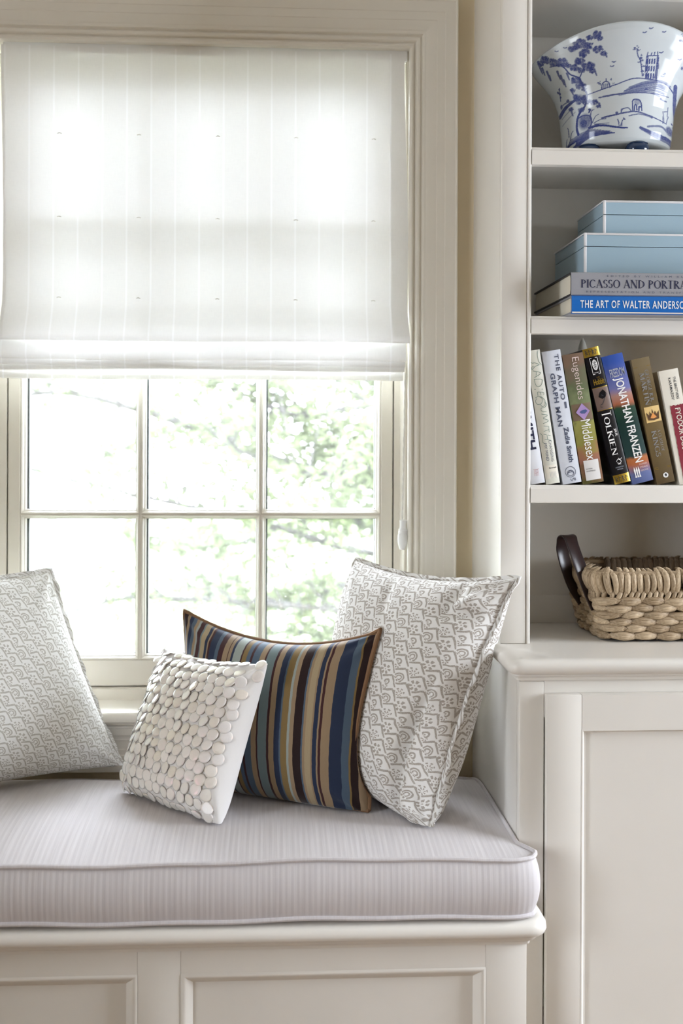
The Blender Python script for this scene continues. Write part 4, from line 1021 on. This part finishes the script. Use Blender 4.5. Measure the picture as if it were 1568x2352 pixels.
# ------------------------------------------------------------------ blue and white porcelain bowl
def bowl():
    cx, cy, z0 = .6445, 2.188, SH[2]+.0002
    t = thing('porcelain_bowl', 'flared blue and white porcelain bowl painted with a landscape on the upper shelf', 'bowl', (cx, cy, z0))
    PR = [(.0, .017), (.060, .017), (.088, .0175), (.097, .020), (.1005, .026), (.1025, .040), (.1045, .060), (.1065, .080), (.110, .098), (.116, .115), (.125, .131), (.137, .146), (.147, .157), (.1545, .166), (.1595, .174), (.1612, .180)]
    IN = [(.1612, .180), (.1600, .1835), (.1575, .183), (.152, .172), (.140, .157), (.125, .143), (.113, .120), (.104, .095), (.100, .060), (.094, .030), (.05, .024), (0, .024)]
    # ---- brushwork laid out on a chart: x across the front, z up (chart units as drawn)
    W_, H_ = 700, 600; art = np.zeros((H_, W_), np.float32); yy, xx = np.mgrid[0:H_, 0:W_].astype(np.float32); xx = xx*2+150; yy = yy*2+160
    nr = np.random.RandomState(4); grain = nr.rand(H_//4+1, W_//4+1).repeat(4, 0).repeat(4, 1)[:H_, :W_]*.5 + nr.rand(H_, W_)*.5
    def win(x0, x1, y0, y1): return slice(max(0, int((y0-160)/2)), min(H_, int((y1-160)/2)+2)), slice(max(0, int((x0-150)/2)), min(W_, int((x1-150)/2)+2))
    def put(sl, v): art[sl] = np.maximum(art[sl], v)
    def blob(x, y, r, d=.75, e=1.0, a=0.0):
        sl = win(x-r*2, x+r*2, y-r*2, y+r*2); X, Y = xx[sl]-x, yy[sl]-y; c, s_ = math.cos(a), math.sin(a); u, v_ = X*c+Y*s_, (-X*s_+Y*c)*e
        put(sl, d*np.clip((1.15-np.sqrt(u*u+v_*v_)/r)*2.2, 0, 1)*(.55+.75*grain[sl]).clip(0, 1))
    def brush(pts, w0, d=.85, w1=None):
        w0 = w0*1.12+.8; w1 = w1*1.12+.8 if w1 else None
        pts = spl(pts, 10) if len(pts) > 2 else [tuple(np.array(pts[0])*(1-k/8)+np.array(pts[1])*k/8) for k in range(9)]
        w1 = w0 if w1 is None else w1; n = len(pts)
        for i in range(n-1):
            (ax, ay), (bx, by) = pts[i], pts[i+1]; wd = w0+(w1-w0)*i/n
            sl = win(min(ax, bx)-wd-6, max(ax, bx)+wd+6, min(ay, by)-wd-6, max(ay, by)+wd+6); X, Y = xx[sl]-ax, yy[sl]-ay; dx, dy = bx-ax, by-ay; L = dx*dx+dy*dy+1e-6
            q = np.clip((X*dx+Y*dy)/L, 0, 1); dist = np.hypot(X-q*dx, Y-q*dy)
            put(sl, d*np.clip((wd+1.5-dist)/2.5, 0, 1)*(.75+.35*grain[sl]).clip(0, 1))
    def foliage(x, y, r, n=9, d=.7):
        for _ in range(n):
            a = nr.rand()*6.28; q = r*math.sqrt(nr.rand()); blob(x+q*math.cos(a), y+q*.7*math.sin(a), r*(.26+.26*nr.rand()), d*(.6+.5*nr.rand()), 1+nr.rand()*.6, nr.rand()*3)
    brush([(590, 1200), (575, 1140), (590, 1040), (655, 950), (668, 850), (640, 780), (600, 690), (520, 650), (470, 590), (420, 565), (330, 578)], 9, .95, 3)
    brush([(600, 700), (640, 600), (640, 500), (660, 420)], 4, .8, 2); brush([(655, 950), (600, 900), (560, 880)], 4, .8)
    for x, y, r in ((770, 290, 40), (705, 310, 28), (620, 365, 55), (560, 405, 40), (690, 390, 42), (650, 455, 42), (775, 435, 38), (825, 480, 26), (795, 335, 24), (290, 505, 36), (355, 535, 45), (450, 540, 48), (240, 545, 30), (500, 560, 28), (610, 530, 42), (680, 590, 46), (560, 590, 36), (620, 620, 30), (720, 635, 24), (570, 710, 38), (610, 760, 40), (540, 800, 24), (645, 800, 22), (600, 890, 55), (680, 920, 28), (735, 935, 30), (775, 975, 18), (520, 970, 20), (620, 990, 26)): (blob(x, y, r*.9, .45, 1.2, nr.rand()*3), foliage(x, y, r*1.05, 24, .85))
    for x, y, l in ((225, 560, 80), (255, 590, 60), (300, 620, 80), (320, 660, 40), (400, 620, 70), (430, 660, 80), (455, 700, 60), (490, 640, 60), (840, 480, 40), (515, 960, 70), (780, 950, 40), (740, 620, 60), (530, 800, 40)): brush([(x, y), (x+l*.2, y+l*.6), (x+l*.35, y+l)], 9, .7, 3)
    blob(650, 1100, 62, .62, .85); blob(640, 1115, 40, .9); brush([(590, 1060), (640, 1045), (700, 1060), (712, 1120), (690, 1165)], 5, .9)
    for k in range(9): brush([(440+k*6, 1300-k*4), (560+k*10, 1215+k*3), (720+k*25, 1172+k*6)], 5, .5+.05*k, 3)
    brush([(690, 1160), (800, 1150), (940, 1175), (1035, 1182)], 9, .95, 4); brush([(600, 1230), (740, 1205), (880, 1205)], 9, .75, 3); brush([(540, 1300), (650, 1250), (760, 1215)], 14, .85, 5); brush([(580, 1270), (680, 1190)], 16, .8)
    for x, y, dx, dy in ((720, 1120, 60, -70), (735, 1125, 110, -30), (740, 1135, 130, 0), (700, 1100, 20, -100), (690, 1080, 45, -80), (500, 1200, -15, -80), (510, 1230, 30, -70), (960, 1165, -15, -60), (975, 1165, 35, -60), (985, 1165, 5, -50), (470, 1290, 10, -80), (490, 1280, 40, -60)): brush([(x, y), (x+dx*.45, y+dy*.75), (x+dx, y+dy)], 3, .75, 1.5)
    brush([(690, 1020), (700, 1000), (690, 995)], 7, .9); brush([(1010, 1110), (1000, 1100)], 5, .8); brush([(948, 1110), (960, 1140)], 4, .8)
    brush([(650, 862), (800, 822), (950, 780), (1080, 745), (1200, 758), (1320, 790), (1400, 832), (1472, 912)], 3.5, .85)
    for k in range(12): y = 770+k*8; x0 = 1010-k*10+nr.randint(-30, 30); brush([(x0+60, y+52-k*2), (x0+200, y+12), (x0+330, y+10+k*1.5), (x0+420, y+44+k)], 2.5+nr.rand()*3.5, .35+.4*nr.rand(), 1.5)
    blob(1230, 800, 50, .5, 3.2, .1); blob(1330, 830, 45, .6, 3.0, .5); blob(1150, 870, 60, .5, 5, .05); blob(1200, 850, 22, .8, 2); brush([(780, 895), (1000, 876), (1200, 880), (1400, 912)], 5, .8, 2); brush([(820, 885), (960, 872), (1120, 868)], 3, .6)
    brush([(1330, 925), (1345, 940), (1380, 948)], 4, .6); blob(1330, 930, 10, .8)
    brush([(412, 1000), (470, 945), (560, 890), (600, 865)], 17, .85, 5); brush([(420, 930), (470, 905), (540, 895)], 4, .6); blob(490, 890, 16, .8); blob(425, 930, 12, .8, .6); brush([(430, 1030), (540, 960)], 3, .4); brush([(435, 1085), (560, 1000)], 3, .35)
    for x, y in ((410, 780), (400, 810), (415, 820), (420, 850), (395, 805)): blob(x, y, 10, .8)
    brush([(412, 770), (418, 880)], 2.5, .8)
    brush([(805, 1088), (950, 1062), (1100, 1043), (1220, 1072), (1295, 1095), (1380, 1120)], 6, .8, 2); brush([(1050, 1080), (1140, 1065), (1240, 1085)], 4, .6); blob(940, 1050, 14, .8); blob(1250, 1085, 12, .8)
    brush([(1082, 1035), (1080, 950), (1110, 935), (1150, 955), (1162, 1035)], 4, .85); brush([(1095, 1030), (1100, 985), (1115, 990), (1118, 1030)], 4, .9); brush([(1135, 1035), (1138, 1000), (1155, 1005)], 5, .8); blob(1120, 960, 30, .4)
    brush([(980, 1045), (985, 1020), (1040, 1010), (1068, 1040)], 3.5, .8); blob(985, 1022, 10, .7)
    for q in ((1205, 750, 1215, 560), (1190, 700, 1205, 560), (1275, 760, 1305, 570), (1215, 560, 1305, 572), (1290, 770, 1308, 590), (1240, 560, 1248, 540), (1208, 558, 1215, 530), (1300, 570, 1300, 540), (1270, 560, 1275, 540)): brush([(q[0], q[1]), (q[2], q[3])], 3, .85)
    for r in range(3):
        for c in range(4): x, y = 1208+c*22-r*5, 590+r*62+c*3; brush([(x, y), (x-3, y+34)], 5, .9)
    blob(1302, 660, 12, .6, .3, 0); brush([(1300, 580), (1285, 770)], 7, .55)
    for x, y, r in ((1118, 478, 22), (1140, 500, 14), (1095, 482, 14), (1118, 455, 9), (1150, 580, 26), (1160, 545, 12), (1135, 600, 16), (1165, 640, 20), (1165, 690, 16), (1170, 720, 14)): foliage(x, y, r, 6, .85)
    brush([(1118, 478), (1125, 540), (1150, 600), (1165, 730)], 3, .85)
    brush([(805, 815), (812, 765), (845, 745), (872, 768), (878, 808)], 4, .8); brush([(845, 745), (845, 720)], 3, .8)
    for x in (825, 842, 858): brush([(x, 770), (x, 810)], 3, .7)
    for x, y, r in ((775, 750, 14), (790, 770, 16), (895, 730, 14), (905, 770, 12), (790, 740, 8)): foliage(x, y, r, 5, .85)
    for x, y in ((480, 395), (400, 427), (1185, 345), (1240, 318), (1355, 375), (915, 570), (897, 608), (1495, 628), (1330, 550)): brush([(x-14, y-4), (x, y+3), (x+16, y-3)], 3.5, .75)
    brush([(1150, 1178), (1230, 1205), (1330, 1228), (1440, 1240)], 9, .8, 14); brush([(1160, 1190), (1300, 1245), (1440, 1262)], 6, .6); blob(1410, 1165, 36, .7); brush([(1215, 1165), (1330, 1150), (1380, 1175)], 6, .6)
    brush([(1462, 830), (1455, 960), (1462, 1080), (1448, 1250)], 15, .8, 10)
    for x, y, r in ((1530, 430, 26), (1505, 480, 18), (1560, 410, 20), (1560, 640, 26), (1530, 700, 22), (1440, 1110, 20), (1440, 1150, 26), (1360, 730, 12), (1345, 750, 16)): foliage(x, y, r, 8)
    for x, y, dx, dy in ((1360, 1110, -10, -80), (1380, 1120, 20, -60), (1350, 1120, 0, -50), (1390, 1060, 6, -70), (1360, 1030, 30, -8)): brush([(x, y), (x+dx*.5, y+dy*.6), (x+dx, y+dy)], 2.5, .6)
    # ---- surface
    from_ = np.array(PR); L = np.r_[0, np.cumsum(np.hypot(*np.diff(from_, axis=0).T))]; nz = 250
    ll = np.r_[np.linspace(0, L[3], 12), np.linspace(L[3], L[-1], nz)[1:]]; R = np.interp(ll, L, from_[:, 0]); Z = np.interp(ll, L, from_[:, 1])
    li = np.array(IN); R = np.r_[R, li[1:, 0]]; Z = np.r_[Z, li[1:, 1]]
    front = np.linspace(-1.75, 1.75, 440); back = np.linspace(1.75, 2*math.pi-1.75, 42)[1:-1]; ang = np.r_[front, back]; n = len(ang); m = len(R)
    phi = ang[None, :] + np.zeros((m, 1)); RR = R[:, None] + 0*phi; ZZ = Z[:, None] + 0*phi
    lift = np.clip((ZZ-.02)/.16, 0, 1)**2*np.where(RR > .02, 1, 0)
    face = -.27                                          # the painted front looks toward the room, a little left
    ca = np.cos(phi+0*face)
    X = RR*np.sin(phi+face); Y = -RR*np.cos(phi+face)*.86; ZB = ZZ + .036*lift*np.cos(phi+face)**2
    v = np.stack([X, Y, ZB], -1).reshape(-1, 3)
    col = np.zeros((m, n), np.float32)
    chx = 925 + 4990*RR*np.sin(phi); hh = (ZZ-.02)/.16; chy = 1285 - hh*690 - 385*lift*np.cos(phi)**2*1.0
    ix = ((chx-150)/2).astype(int); iy = ((chy-160)/2).astype(int)
    ok = (ix >= 0) & (ix < W_) & (iy >= 0) & (iy < H_) & (np.cos(phi) > .02)
    ok[len(ll):] = False
    col[ok] = 1-(1-np.clip(art[iy[ok], ix[ok]], 0, 1))**1.7
    i0 = np.arange(m-1)[:, None]*n; j0 = np.arange(n)[None, :]; j1 = (j0+1) % n
    f = np.stack([i0+j0, i0+j1, i0+n+j1, i0+n+j0], -1).reshape(-1, 4).tolist()
    mat = new_mat('blue_and_white_glaze', (.7, .74, .76), .07, .6)
    begin(mat); at_ = E.nt.nodes.new('ShaderNodeAttribute'); at_.attribute_name = 'brushwork'
    x, y, z = coord(); gl = mix(noise(vec(x, y, z), 25, 2), (.52, .56, .58), (.58, .615, .63))
    base(mat, mix(E(at_.outputs['Fac']), gl, (.026, .042, .19)))
    P(mat).inputs['Specular IOR Level'].default_value = .28; P(mat).inputs['Roughness'].default_value = .11
    o = mk('bowl_body', v, f, mat, t, True)
    at2 = o.data.attributes.new('brushwork', 'FLOAT', 'POINT'); at2.data.foreach_set('value', col.ravel())
    foot = new_mat('cobalt_glaze', (.015, .035, .085), .08, .6)
    for a in (-.62, .50, 2.0, 4.1):
        fv, ff_ = lathe([(.001, 0), (.016, .0), (.0205, .003), (.022, .009), (.0205, .0145), (.018, .017), (.0195, .0185), (.016, .021), (.001, .021)], 20, .082*math.sin(a+face), -.082*.86*math.cos(a+face))
        MB().add(fv, ff_).obj('foot', foot, t, smooth=True)
bowl()

# ------------------------------------------------------------------ seagrass basket
def basket():
    z0 = ZC+.0002; bx0, bx1, by0, by1 = .606, .96, 2.098, 2.292; h = .124; fl = .028
    cx, cy = (bx0+bx1)/2, (by0+by1)/2
    t = thing('seagrass_basket', 'rectangular woven seagrass basket with dark leather handle loops on the countertop', 'basket', (cx, cy, z0))
    hx, hy = (bx1-bx0)/2, (by1-by0)/2
    def ringpt(u, q, out=0.0):
        """u along the rounded rectangle 0..1, q height 0..1 -> point and outward normal and tangent"""
        ex, ey = hx+fl*q**1.2+out, hy+.024*q**1.2+out; r = .030
        segs = []; sx_, sy_ = 2*(ex-r), 2*(ey-r); ar = math.pi/2*r; Lt = 2*(sx_+sy_)+4*ar; d = (u % 1)*Lt
        # start at front left, run right along the front
        for k, (l, kind) in enumerate(((sx_, 'f'), (ar, 'c0'), (sy_, 'r'), (ar, 'c1'), (sx_, 'b'), (ar, 'c2'), (sy_, 'l'), (ar, 'c3'))):
            if d <= l or k == 7: break
            d -= l
        if kind == 'f': p, n = (-ex+r+d, -ey), (0, -1)
        elif kind == 'r': p, n = (ex, -ey+r+d), (1, 0)
        elif kind == 'b': p, n = (ex-r-d, ey), (0, 1)
        elif kind == 'l': p, n = (-ex, ey-r-d), (-1, 0)
        else:
            k = int(kind[1]); a = -math.pi/2 + k*math.pi/2 + d/r; c = ((ex-r) if k in (0, 1) else -(ex-r), (ey-r) if k in (1, 2) else -(ey-r)); n = (math.cos(a), math.sin(a)); p = (c[0]+r*n[0], c[1]+r*n[1])
        return Vector((p[0], p[1], q*h)), Vector((n[0], n[1], 0)), Vector((-n[1], n[0], 0)), Lt
    def shell(name, q0, q1, off, mat, flip=False):
        N = 64; v = []; f = []; K = 5
        for k in range(K+1):
            for i in range(N): p, n, _, _ = ringpt(i/N, q0+(q1-q0)*k/K, off); v.append(p)
        for k in range(K):
            for i in range(N): f.append((k*N+i, k*N+(i+1) % N, (k+1)*N+(i+1) % N, (k+1)*N+i))
        return v, f
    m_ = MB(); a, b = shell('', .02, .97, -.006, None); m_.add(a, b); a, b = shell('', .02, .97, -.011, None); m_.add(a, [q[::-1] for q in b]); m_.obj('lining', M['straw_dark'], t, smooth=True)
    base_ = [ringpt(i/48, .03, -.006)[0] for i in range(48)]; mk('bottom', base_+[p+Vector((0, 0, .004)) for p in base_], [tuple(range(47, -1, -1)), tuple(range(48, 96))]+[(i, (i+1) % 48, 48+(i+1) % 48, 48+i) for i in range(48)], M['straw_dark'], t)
    # one spindle-shaped strand, shared; x along, y outward
    def spindle(name, L, w_, th, N=10, K=10, tw=.5, emin=.15, hook=0.0):
        v = []; f = []
        for i in range(N+1):
            s = i/N; e = math.sin(math.pi*min(1, max(0, s)))**.55*(1-emin)+emin; bow = math.sin(math.pi*s)
            for k in range(K):
                a = 2*math.pi*k/K + tw*s*3; rr = 1 + .10*math.cos(3*a)
                v.append((L*(s-.5) - hook*.5*max(0, s-.75)**2*L*4, th*(bow*.9-.3) + th*.62*e*rr*math.sin(a) - hook*max(0, s-.6)**2*L*3.2, w_/2*e*rr*math.cos(a)))
        for i in range(N):
            for k in range(K): f.append((i*K+k, i*K+(k+1) % K, (i+1)*K+(k+1) % K, (i+1)*K+k))
        f += [tuple(range(K)), tuple(N*K+k for k in range(K-1, -1, -1))]
        me = bpy.data.meshes.new(name); me.from_pydata(v, [], f); me.update(); me.polygons.foreach_set('use_smooth', [True]*len(me.polygons)); return me
    ms = [spindle('strand', .056, .0165, .0105, tw=.3+.2*k) for k in range(3)]
    for me in ms: me.materials.append(M['straw'])
    mw = [spindle('rim_wrap', .050, .0128, .0100, tw=.2+.5*k, emin=.5, hook=.5) for k in range(3)]
    for me in mw: me.materials.append(M['straw'])
    mi = spindle('rim_wrap', .042, .0145, .007, tw=.4, emin=.6); mi.materials.append(M['straw_dark'])
    def place(me, name, p, xd, nd, sc=1.0, roll=0.0):
        zd = xd.cross(nd).normalized(); R_ = Matrix((xd, nd, zd)).transposed().to_4x4()
        o = bpy.data.objects.new(name, me); COL.objects.link(o); o.parent = t
        o.matrix_basis = Matrix.Translation(p) @ R_ @ Matrix.Rotation(roll, 4, 'X') @ Matrix.Scale(sc, 4)
        return o
    rows = 6
    for r in range(rows):
        q = .092 + r*.103; _, _, _, Lt = ringpt(0, q); n = int(Lt/.0415)
        for k in range(n):
            u = (k + .5*(r % 2) + rng.uniform(-.06, .06))/n; p, nn_, tg, _ = ringpt(u, q)
            if .44 < u % 1 < .80 and r > 0: continue         # behind, out of sight
            place(rng.choice(ms), 'strand', p + Vector((0, 0, rng.uniform(-.0012, .0012))), (tg + Vector((0, 0, rng.uniform(-.10, .10)))).normalized(), nn_, rng.uniform(.92, 1.08), rng.uniform(-.3, .3))
    # upright wraps over the rim: outer row, lower twisted row, shaded inner row
    _, _, _, Lt = ringpt(0, 1); n = int(Lt/.0118)
    for k in range(n):
        u = k/n
        if .40 < u < .62 or u > .995 or .30 < u <= .40: inside_only = True
        else: inside_only = False
        p, nn_, tg, _ = ringpt(u, .90)
        if not inside_only:
            place(rng.choice(mw), 'rim_wrap', p + Vector((0, 0, rng.uniform(-.001, .0012))), (Vector((0, 0, 1)) + nn_*.15 + tg*rng.uniform(-.28, .02)).normalized(), nn_, rng.uniform(.93, 1.06), rng.uniform(-.3, .3))
            if True: p2, _, _, _ = ringpt(u+.3/n, .70); place(rng.choice(mw), 'rim_wrap', p2, (Vector((0, 0, 1)) + nn_*.15 + tg*rng.uniform(.15, .5)).normalized(), nn_, rng.uniform(.66, .76), rng.uniform(-.3, .3))
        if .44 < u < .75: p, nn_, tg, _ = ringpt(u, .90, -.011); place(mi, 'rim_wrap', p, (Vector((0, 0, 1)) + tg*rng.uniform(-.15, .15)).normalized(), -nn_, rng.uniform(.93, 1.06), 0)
    tp_ = MB().tube([ringpt(i/80, .985, -.004)[0] + Vector((0, 0, .0008*math.sin(i*2.1))) for i in range(80)], .0072, 8, closed=True); tp_.obj('rim_core', M['straw'], t, smooth=True)
    for k in range(34): 
        u = k/34
        if .30 < u < .80: continue
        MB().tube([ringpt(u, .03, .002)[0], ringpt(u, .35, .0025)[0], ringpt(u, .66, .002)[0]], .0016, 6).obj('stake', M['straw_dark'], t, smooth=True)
    # leather handle loop at the left end
    def strap(path, width, th, wdir):
        pts = spl(path, 8); v = []; f = []
        for i, p in enumerate(pts):
            p = Vector(p); a = Vector(pts[max(0, i-1)]); b = Vector(pts[min(len(pts)-1, i+1)]); tg = (b-a).normalized(); w_ = Vector(wdir); w_ = (w_-tg*w_.dot(tg)).normalized(); nn_ = tg.cross(w_)
            prof = [(-1, -.6), (-.94, -1), (.94, -1), (1, -.6), (1, .6), (.94, 1), (-.94, 1), (-1, .6)]
            for c, d in prof: v.append(p + w_*c*width/2 + nn_*d*th/2)
        for i in range(len(pts)-1):
            for k in range(8): f.append((i*8+k, i*8+(k+1) % 8, (i+1)*8+(k+1) % 8, (i+1)*8+k))
        f += [tuple(range(7, -1, -1)), tuple((len(pts)-1)*8+k for k in range(8))]
        return v, f
    W = lambda x, y, z: (x-cx, y-cy, z-z0)
    pth = [W(.5955, 2.135, .855), W(.583, 2.140, .885), W(.569, 2.150, .930), W(.560, 2.160, .960), W(.5555, 2.173, .980), W(.5530, 2.190, .9835), W(.5510, 2.205, .976), W(.551, 2.213, .955), W(.560, 2.214, .920), W(.573, 2.212, .885), W(.590, 2.210, .858)]
    for sg in (1, -1):
        pp = [(p[0]*sg, p[1], p[2]) for p in pth]; v, f = strap(pp, .033, .0030, (.80*sg, .6, .0))
        hd = MB().add(v, f).obj('handle', M['leather'], t, smooth=True)
        st_ = MB(); q = spl(pp, 8)
        for e in (-1, 1): st_.tube([Vector(a) + Vector((.80*sg, .6, 0))*e*.0140 + Vector((0, -.0012, .0012)) for a in q[6:-6]], .0005, 4)
        st_.obj('stitching', M['board_dark'], hd)
basket()

# ------------------------------------------------------------------ garden outside
struct(box('ground', -16, 14, 2.9, 34, -.75, -.6, M['lawn']))
def house():
    h = thing('house', 'white clapboard house with grey roof across the garden', 'house', (-6.6, 16, -.6))
    MB().box(-4.5, 4.2, 0, 6, 0, 2.75).obj('wall', M['house_white'], h)
    for k in range(13): MB().box(-4.5, 4.22, -.02, -.001, .06+k*.2, .25+k*.2, .004).obj('clapboard', M['house_white'], h)
    MB().extrude([(-.5, 2.65), (-.5, 2.85), (3, 4.6), (6.5, 2.85), (6.5, 2.65)], 'x', -4.9, 4.6).obj('roof', M['house_roof'], h)
    MB().box(-4.9, 4.6, -.56, -.5, 2.62, 2.86).obj('fascia', M['house_white'], h)
    for x in (-2.6, -.2, 2.4):
        fr = MB(); fr.box(x-.5, x+.5, -.07, -.021, .8, .88); fr.box(x-.5, x+.5, -.07, -.021, 2.12, 2.2); fr.box(x-.5, x-.42, -.07, -.021, .88, 2.12); fr.box(x+.42, x+.5, -.07, -.021, .88, 2.12); fr.box(x-.42, x+.42, -.06, -.03, 1.47, 1.53)
        f_ = fr.obj('window', M['house_white'], h); MB().box(x-.42, x+.42, -.04, -.025, .88, 2.12).obj('pane', M['house_pane'], f_)
house()
def tree(label, name, base_pt, top, boughs, seed, leaf, dens):
    r_ = random.Random(seed); b0 = Vector(base_pt)
    t = thing(name, label, 'tree', base_pt, 'young trees outside the window')
    tv = spl([(0, 0, 0), (.06, -.04, top*.35), (-.05, .03, top*.7), (.0, .0, top)], 6)
    MB().tube(tv, [.085*(1-.7*i/len(tv)) for i in range(len(tv))], 10).obj('trunk', M['bark'], t, smooth=True)
    lv = []; lf = []; tw = MB()
    def leaf_at(p):
        a = r_.uniform(0, 6.28); d = Vector((math.cos(a), math.sin(a), r_.uniform(-.7, .3))).normalized(); n = Vector((r_.gauss(0, .6), r_.gauss(0, .6), 1)).normalized(); s_ = d.cross(n).normalized(); n = s_.cross(d)
        L = leaf*r_.uniform(.7, 1.2); w_ = L*.27; k = len(lv)
        for q in (d*0, d*L*.35+s_*w_+n*L*.08, d*L*.42-n*L*.02, d*L*.35-s_*w_+n*L*.08, d*L-n*L*.10): lv.append(tuple(p+q))
        lf.extend([(k, k+1, k+2), (k, k+2, k+3), (k+1, k+4, k+2), (k+2, k+4, k+3)])
    for bi, (z0, pts, rad, dn) in enumerate(boughs):
        path = spl([(0, 0, z0)] + [tuple(Vector(p)-b0) for p in pts], 8); n = len(path)
        MB().tube(path, [rad*(1-.85*i/n)+.002 for i in range(n)], 7).obj('bough', M['bark'], t, smooth=True)
        for i in range(3, n):
            p = Vector(path[i]); tg = (Vector(path[i])-Vector(path[i-1])).normalized()
            for _ in range(2):
                d = (tg*r_.uniform(.2, 1) + Vector((r_.gauss(0, .7), r_.gauss(0, .8), r_.gauss(.15, .6)))).normalized(); L = r_.uniform(.2, .55)
                tp = [p, p+d*L*.5+Vector((0, 0, .03)), p+d*L+Vector((r_.gauss(0, .04), 0, r_.gauss(0, .05)))]; tw.tube(tp, [.0055, .004, .0015], 4, caps=False)
                for k in range(int(dens*dn*r_.uniform(.6, 1.3))):
                    s_ = r_.uniform(.15, 1.05); leaf_at(p+d*L*s_+Vector((r_.gauss(0, .05), r_.gauss(0, .07), r_.gauss(0, .05))))
    o = tw.obj('twigs', M['bark'], t); o['kind'] = 'stuff'
    o = mk('foliage', lv, lf, M['leaf'], t); o['kind'] = 'stuff'
tree('slender tree whose leafy boughs sweep across the lower window panes', 'garden_tree', (2.3, 6.2, -.6), 3.2, [
    (1.2, [(1.2, 5.9, .85), (.3, 5.6, 1.0), (-.5, 5.3, 1.28), (-1.0, 5.2, 1.38), (-1.35, 5.1, 1.22)], .028, .45),
    (1.0, [(1.3, 6.0, .55), (.5, 5.8, .62), (-.1, 5.6, .80), (-.6, 5.4, .92), (-1.1, 5.3, 1.05)], .026, .55),
    (.8, [(1.2, 5.8, .25), (.5, 5.6, .35), (-.1, 5.5, .42), (-.7, 5.4, .45), (-1.1, 5.3, .30)], .024, .5),
    (1.5, [(1.3, 5.9, 1.15), (.6, 5.7, 1.35), (.1, 5.5, 1.30), (-.3, 5.4, 1.48)], .030, 1.3),
    (1.3, [(1.1, 5.7, .95), (.5, 5.4, 1.12), (.2, 5.2, 1.02), (-.2, 5.1, 1.15)], .026, 1.3),
    (1.9, [(1.2, 6.0, 1.6), (.4, 5.8, 1.75), (-.4, 5.7, 1.85)], .030, .8),
    (.7, [(1.2, 6.1, .15), (.6, 6.0, .10), (.1, 5.9, .22), (-.4, 5.8, .15)], .024, .8)], 11, .062, 30)
tree('fuller tree standing behind the slender one, filling the right-hand panes', 'garden_tree', (1.4, 9.4, -.6), 4.2, [
    (1.2, [(.9, 9.2, .9), (.3, 9.0, 1.2), (-.5, 8.9, 1.3), (-1.2, 8.8, 1.1)], .04, 1.0), (.9, [(.9, 9.1, .5), (.3, 8.9, .6), (-.4, 8.8, .4), (-1.0, 8.7, .5)], .04, 1.0),
    (1.6, [(1.0, 9.2, 1.5), (.4, 9.0, 1.75), (-.2, 8.9, 1.6)], .04, 1.2), (1.4, [(1.3, 9.0, 1.2), (.9, 8.8, 1.2), (.5, 8.7, .9)], .04, 1.3), (.6, [(1.2, 9.2, .2), (.6, 9.1, .1), (.0, 9.0, -.1), (-.6, 8.9, .1)], .04, 1.0),
    (2.2, [(1.2, 9.2, 2.2), (.6, 9.0, 2.4), (.0, 8.9, 2.3)], .04, .9)], 23, .085, 34)
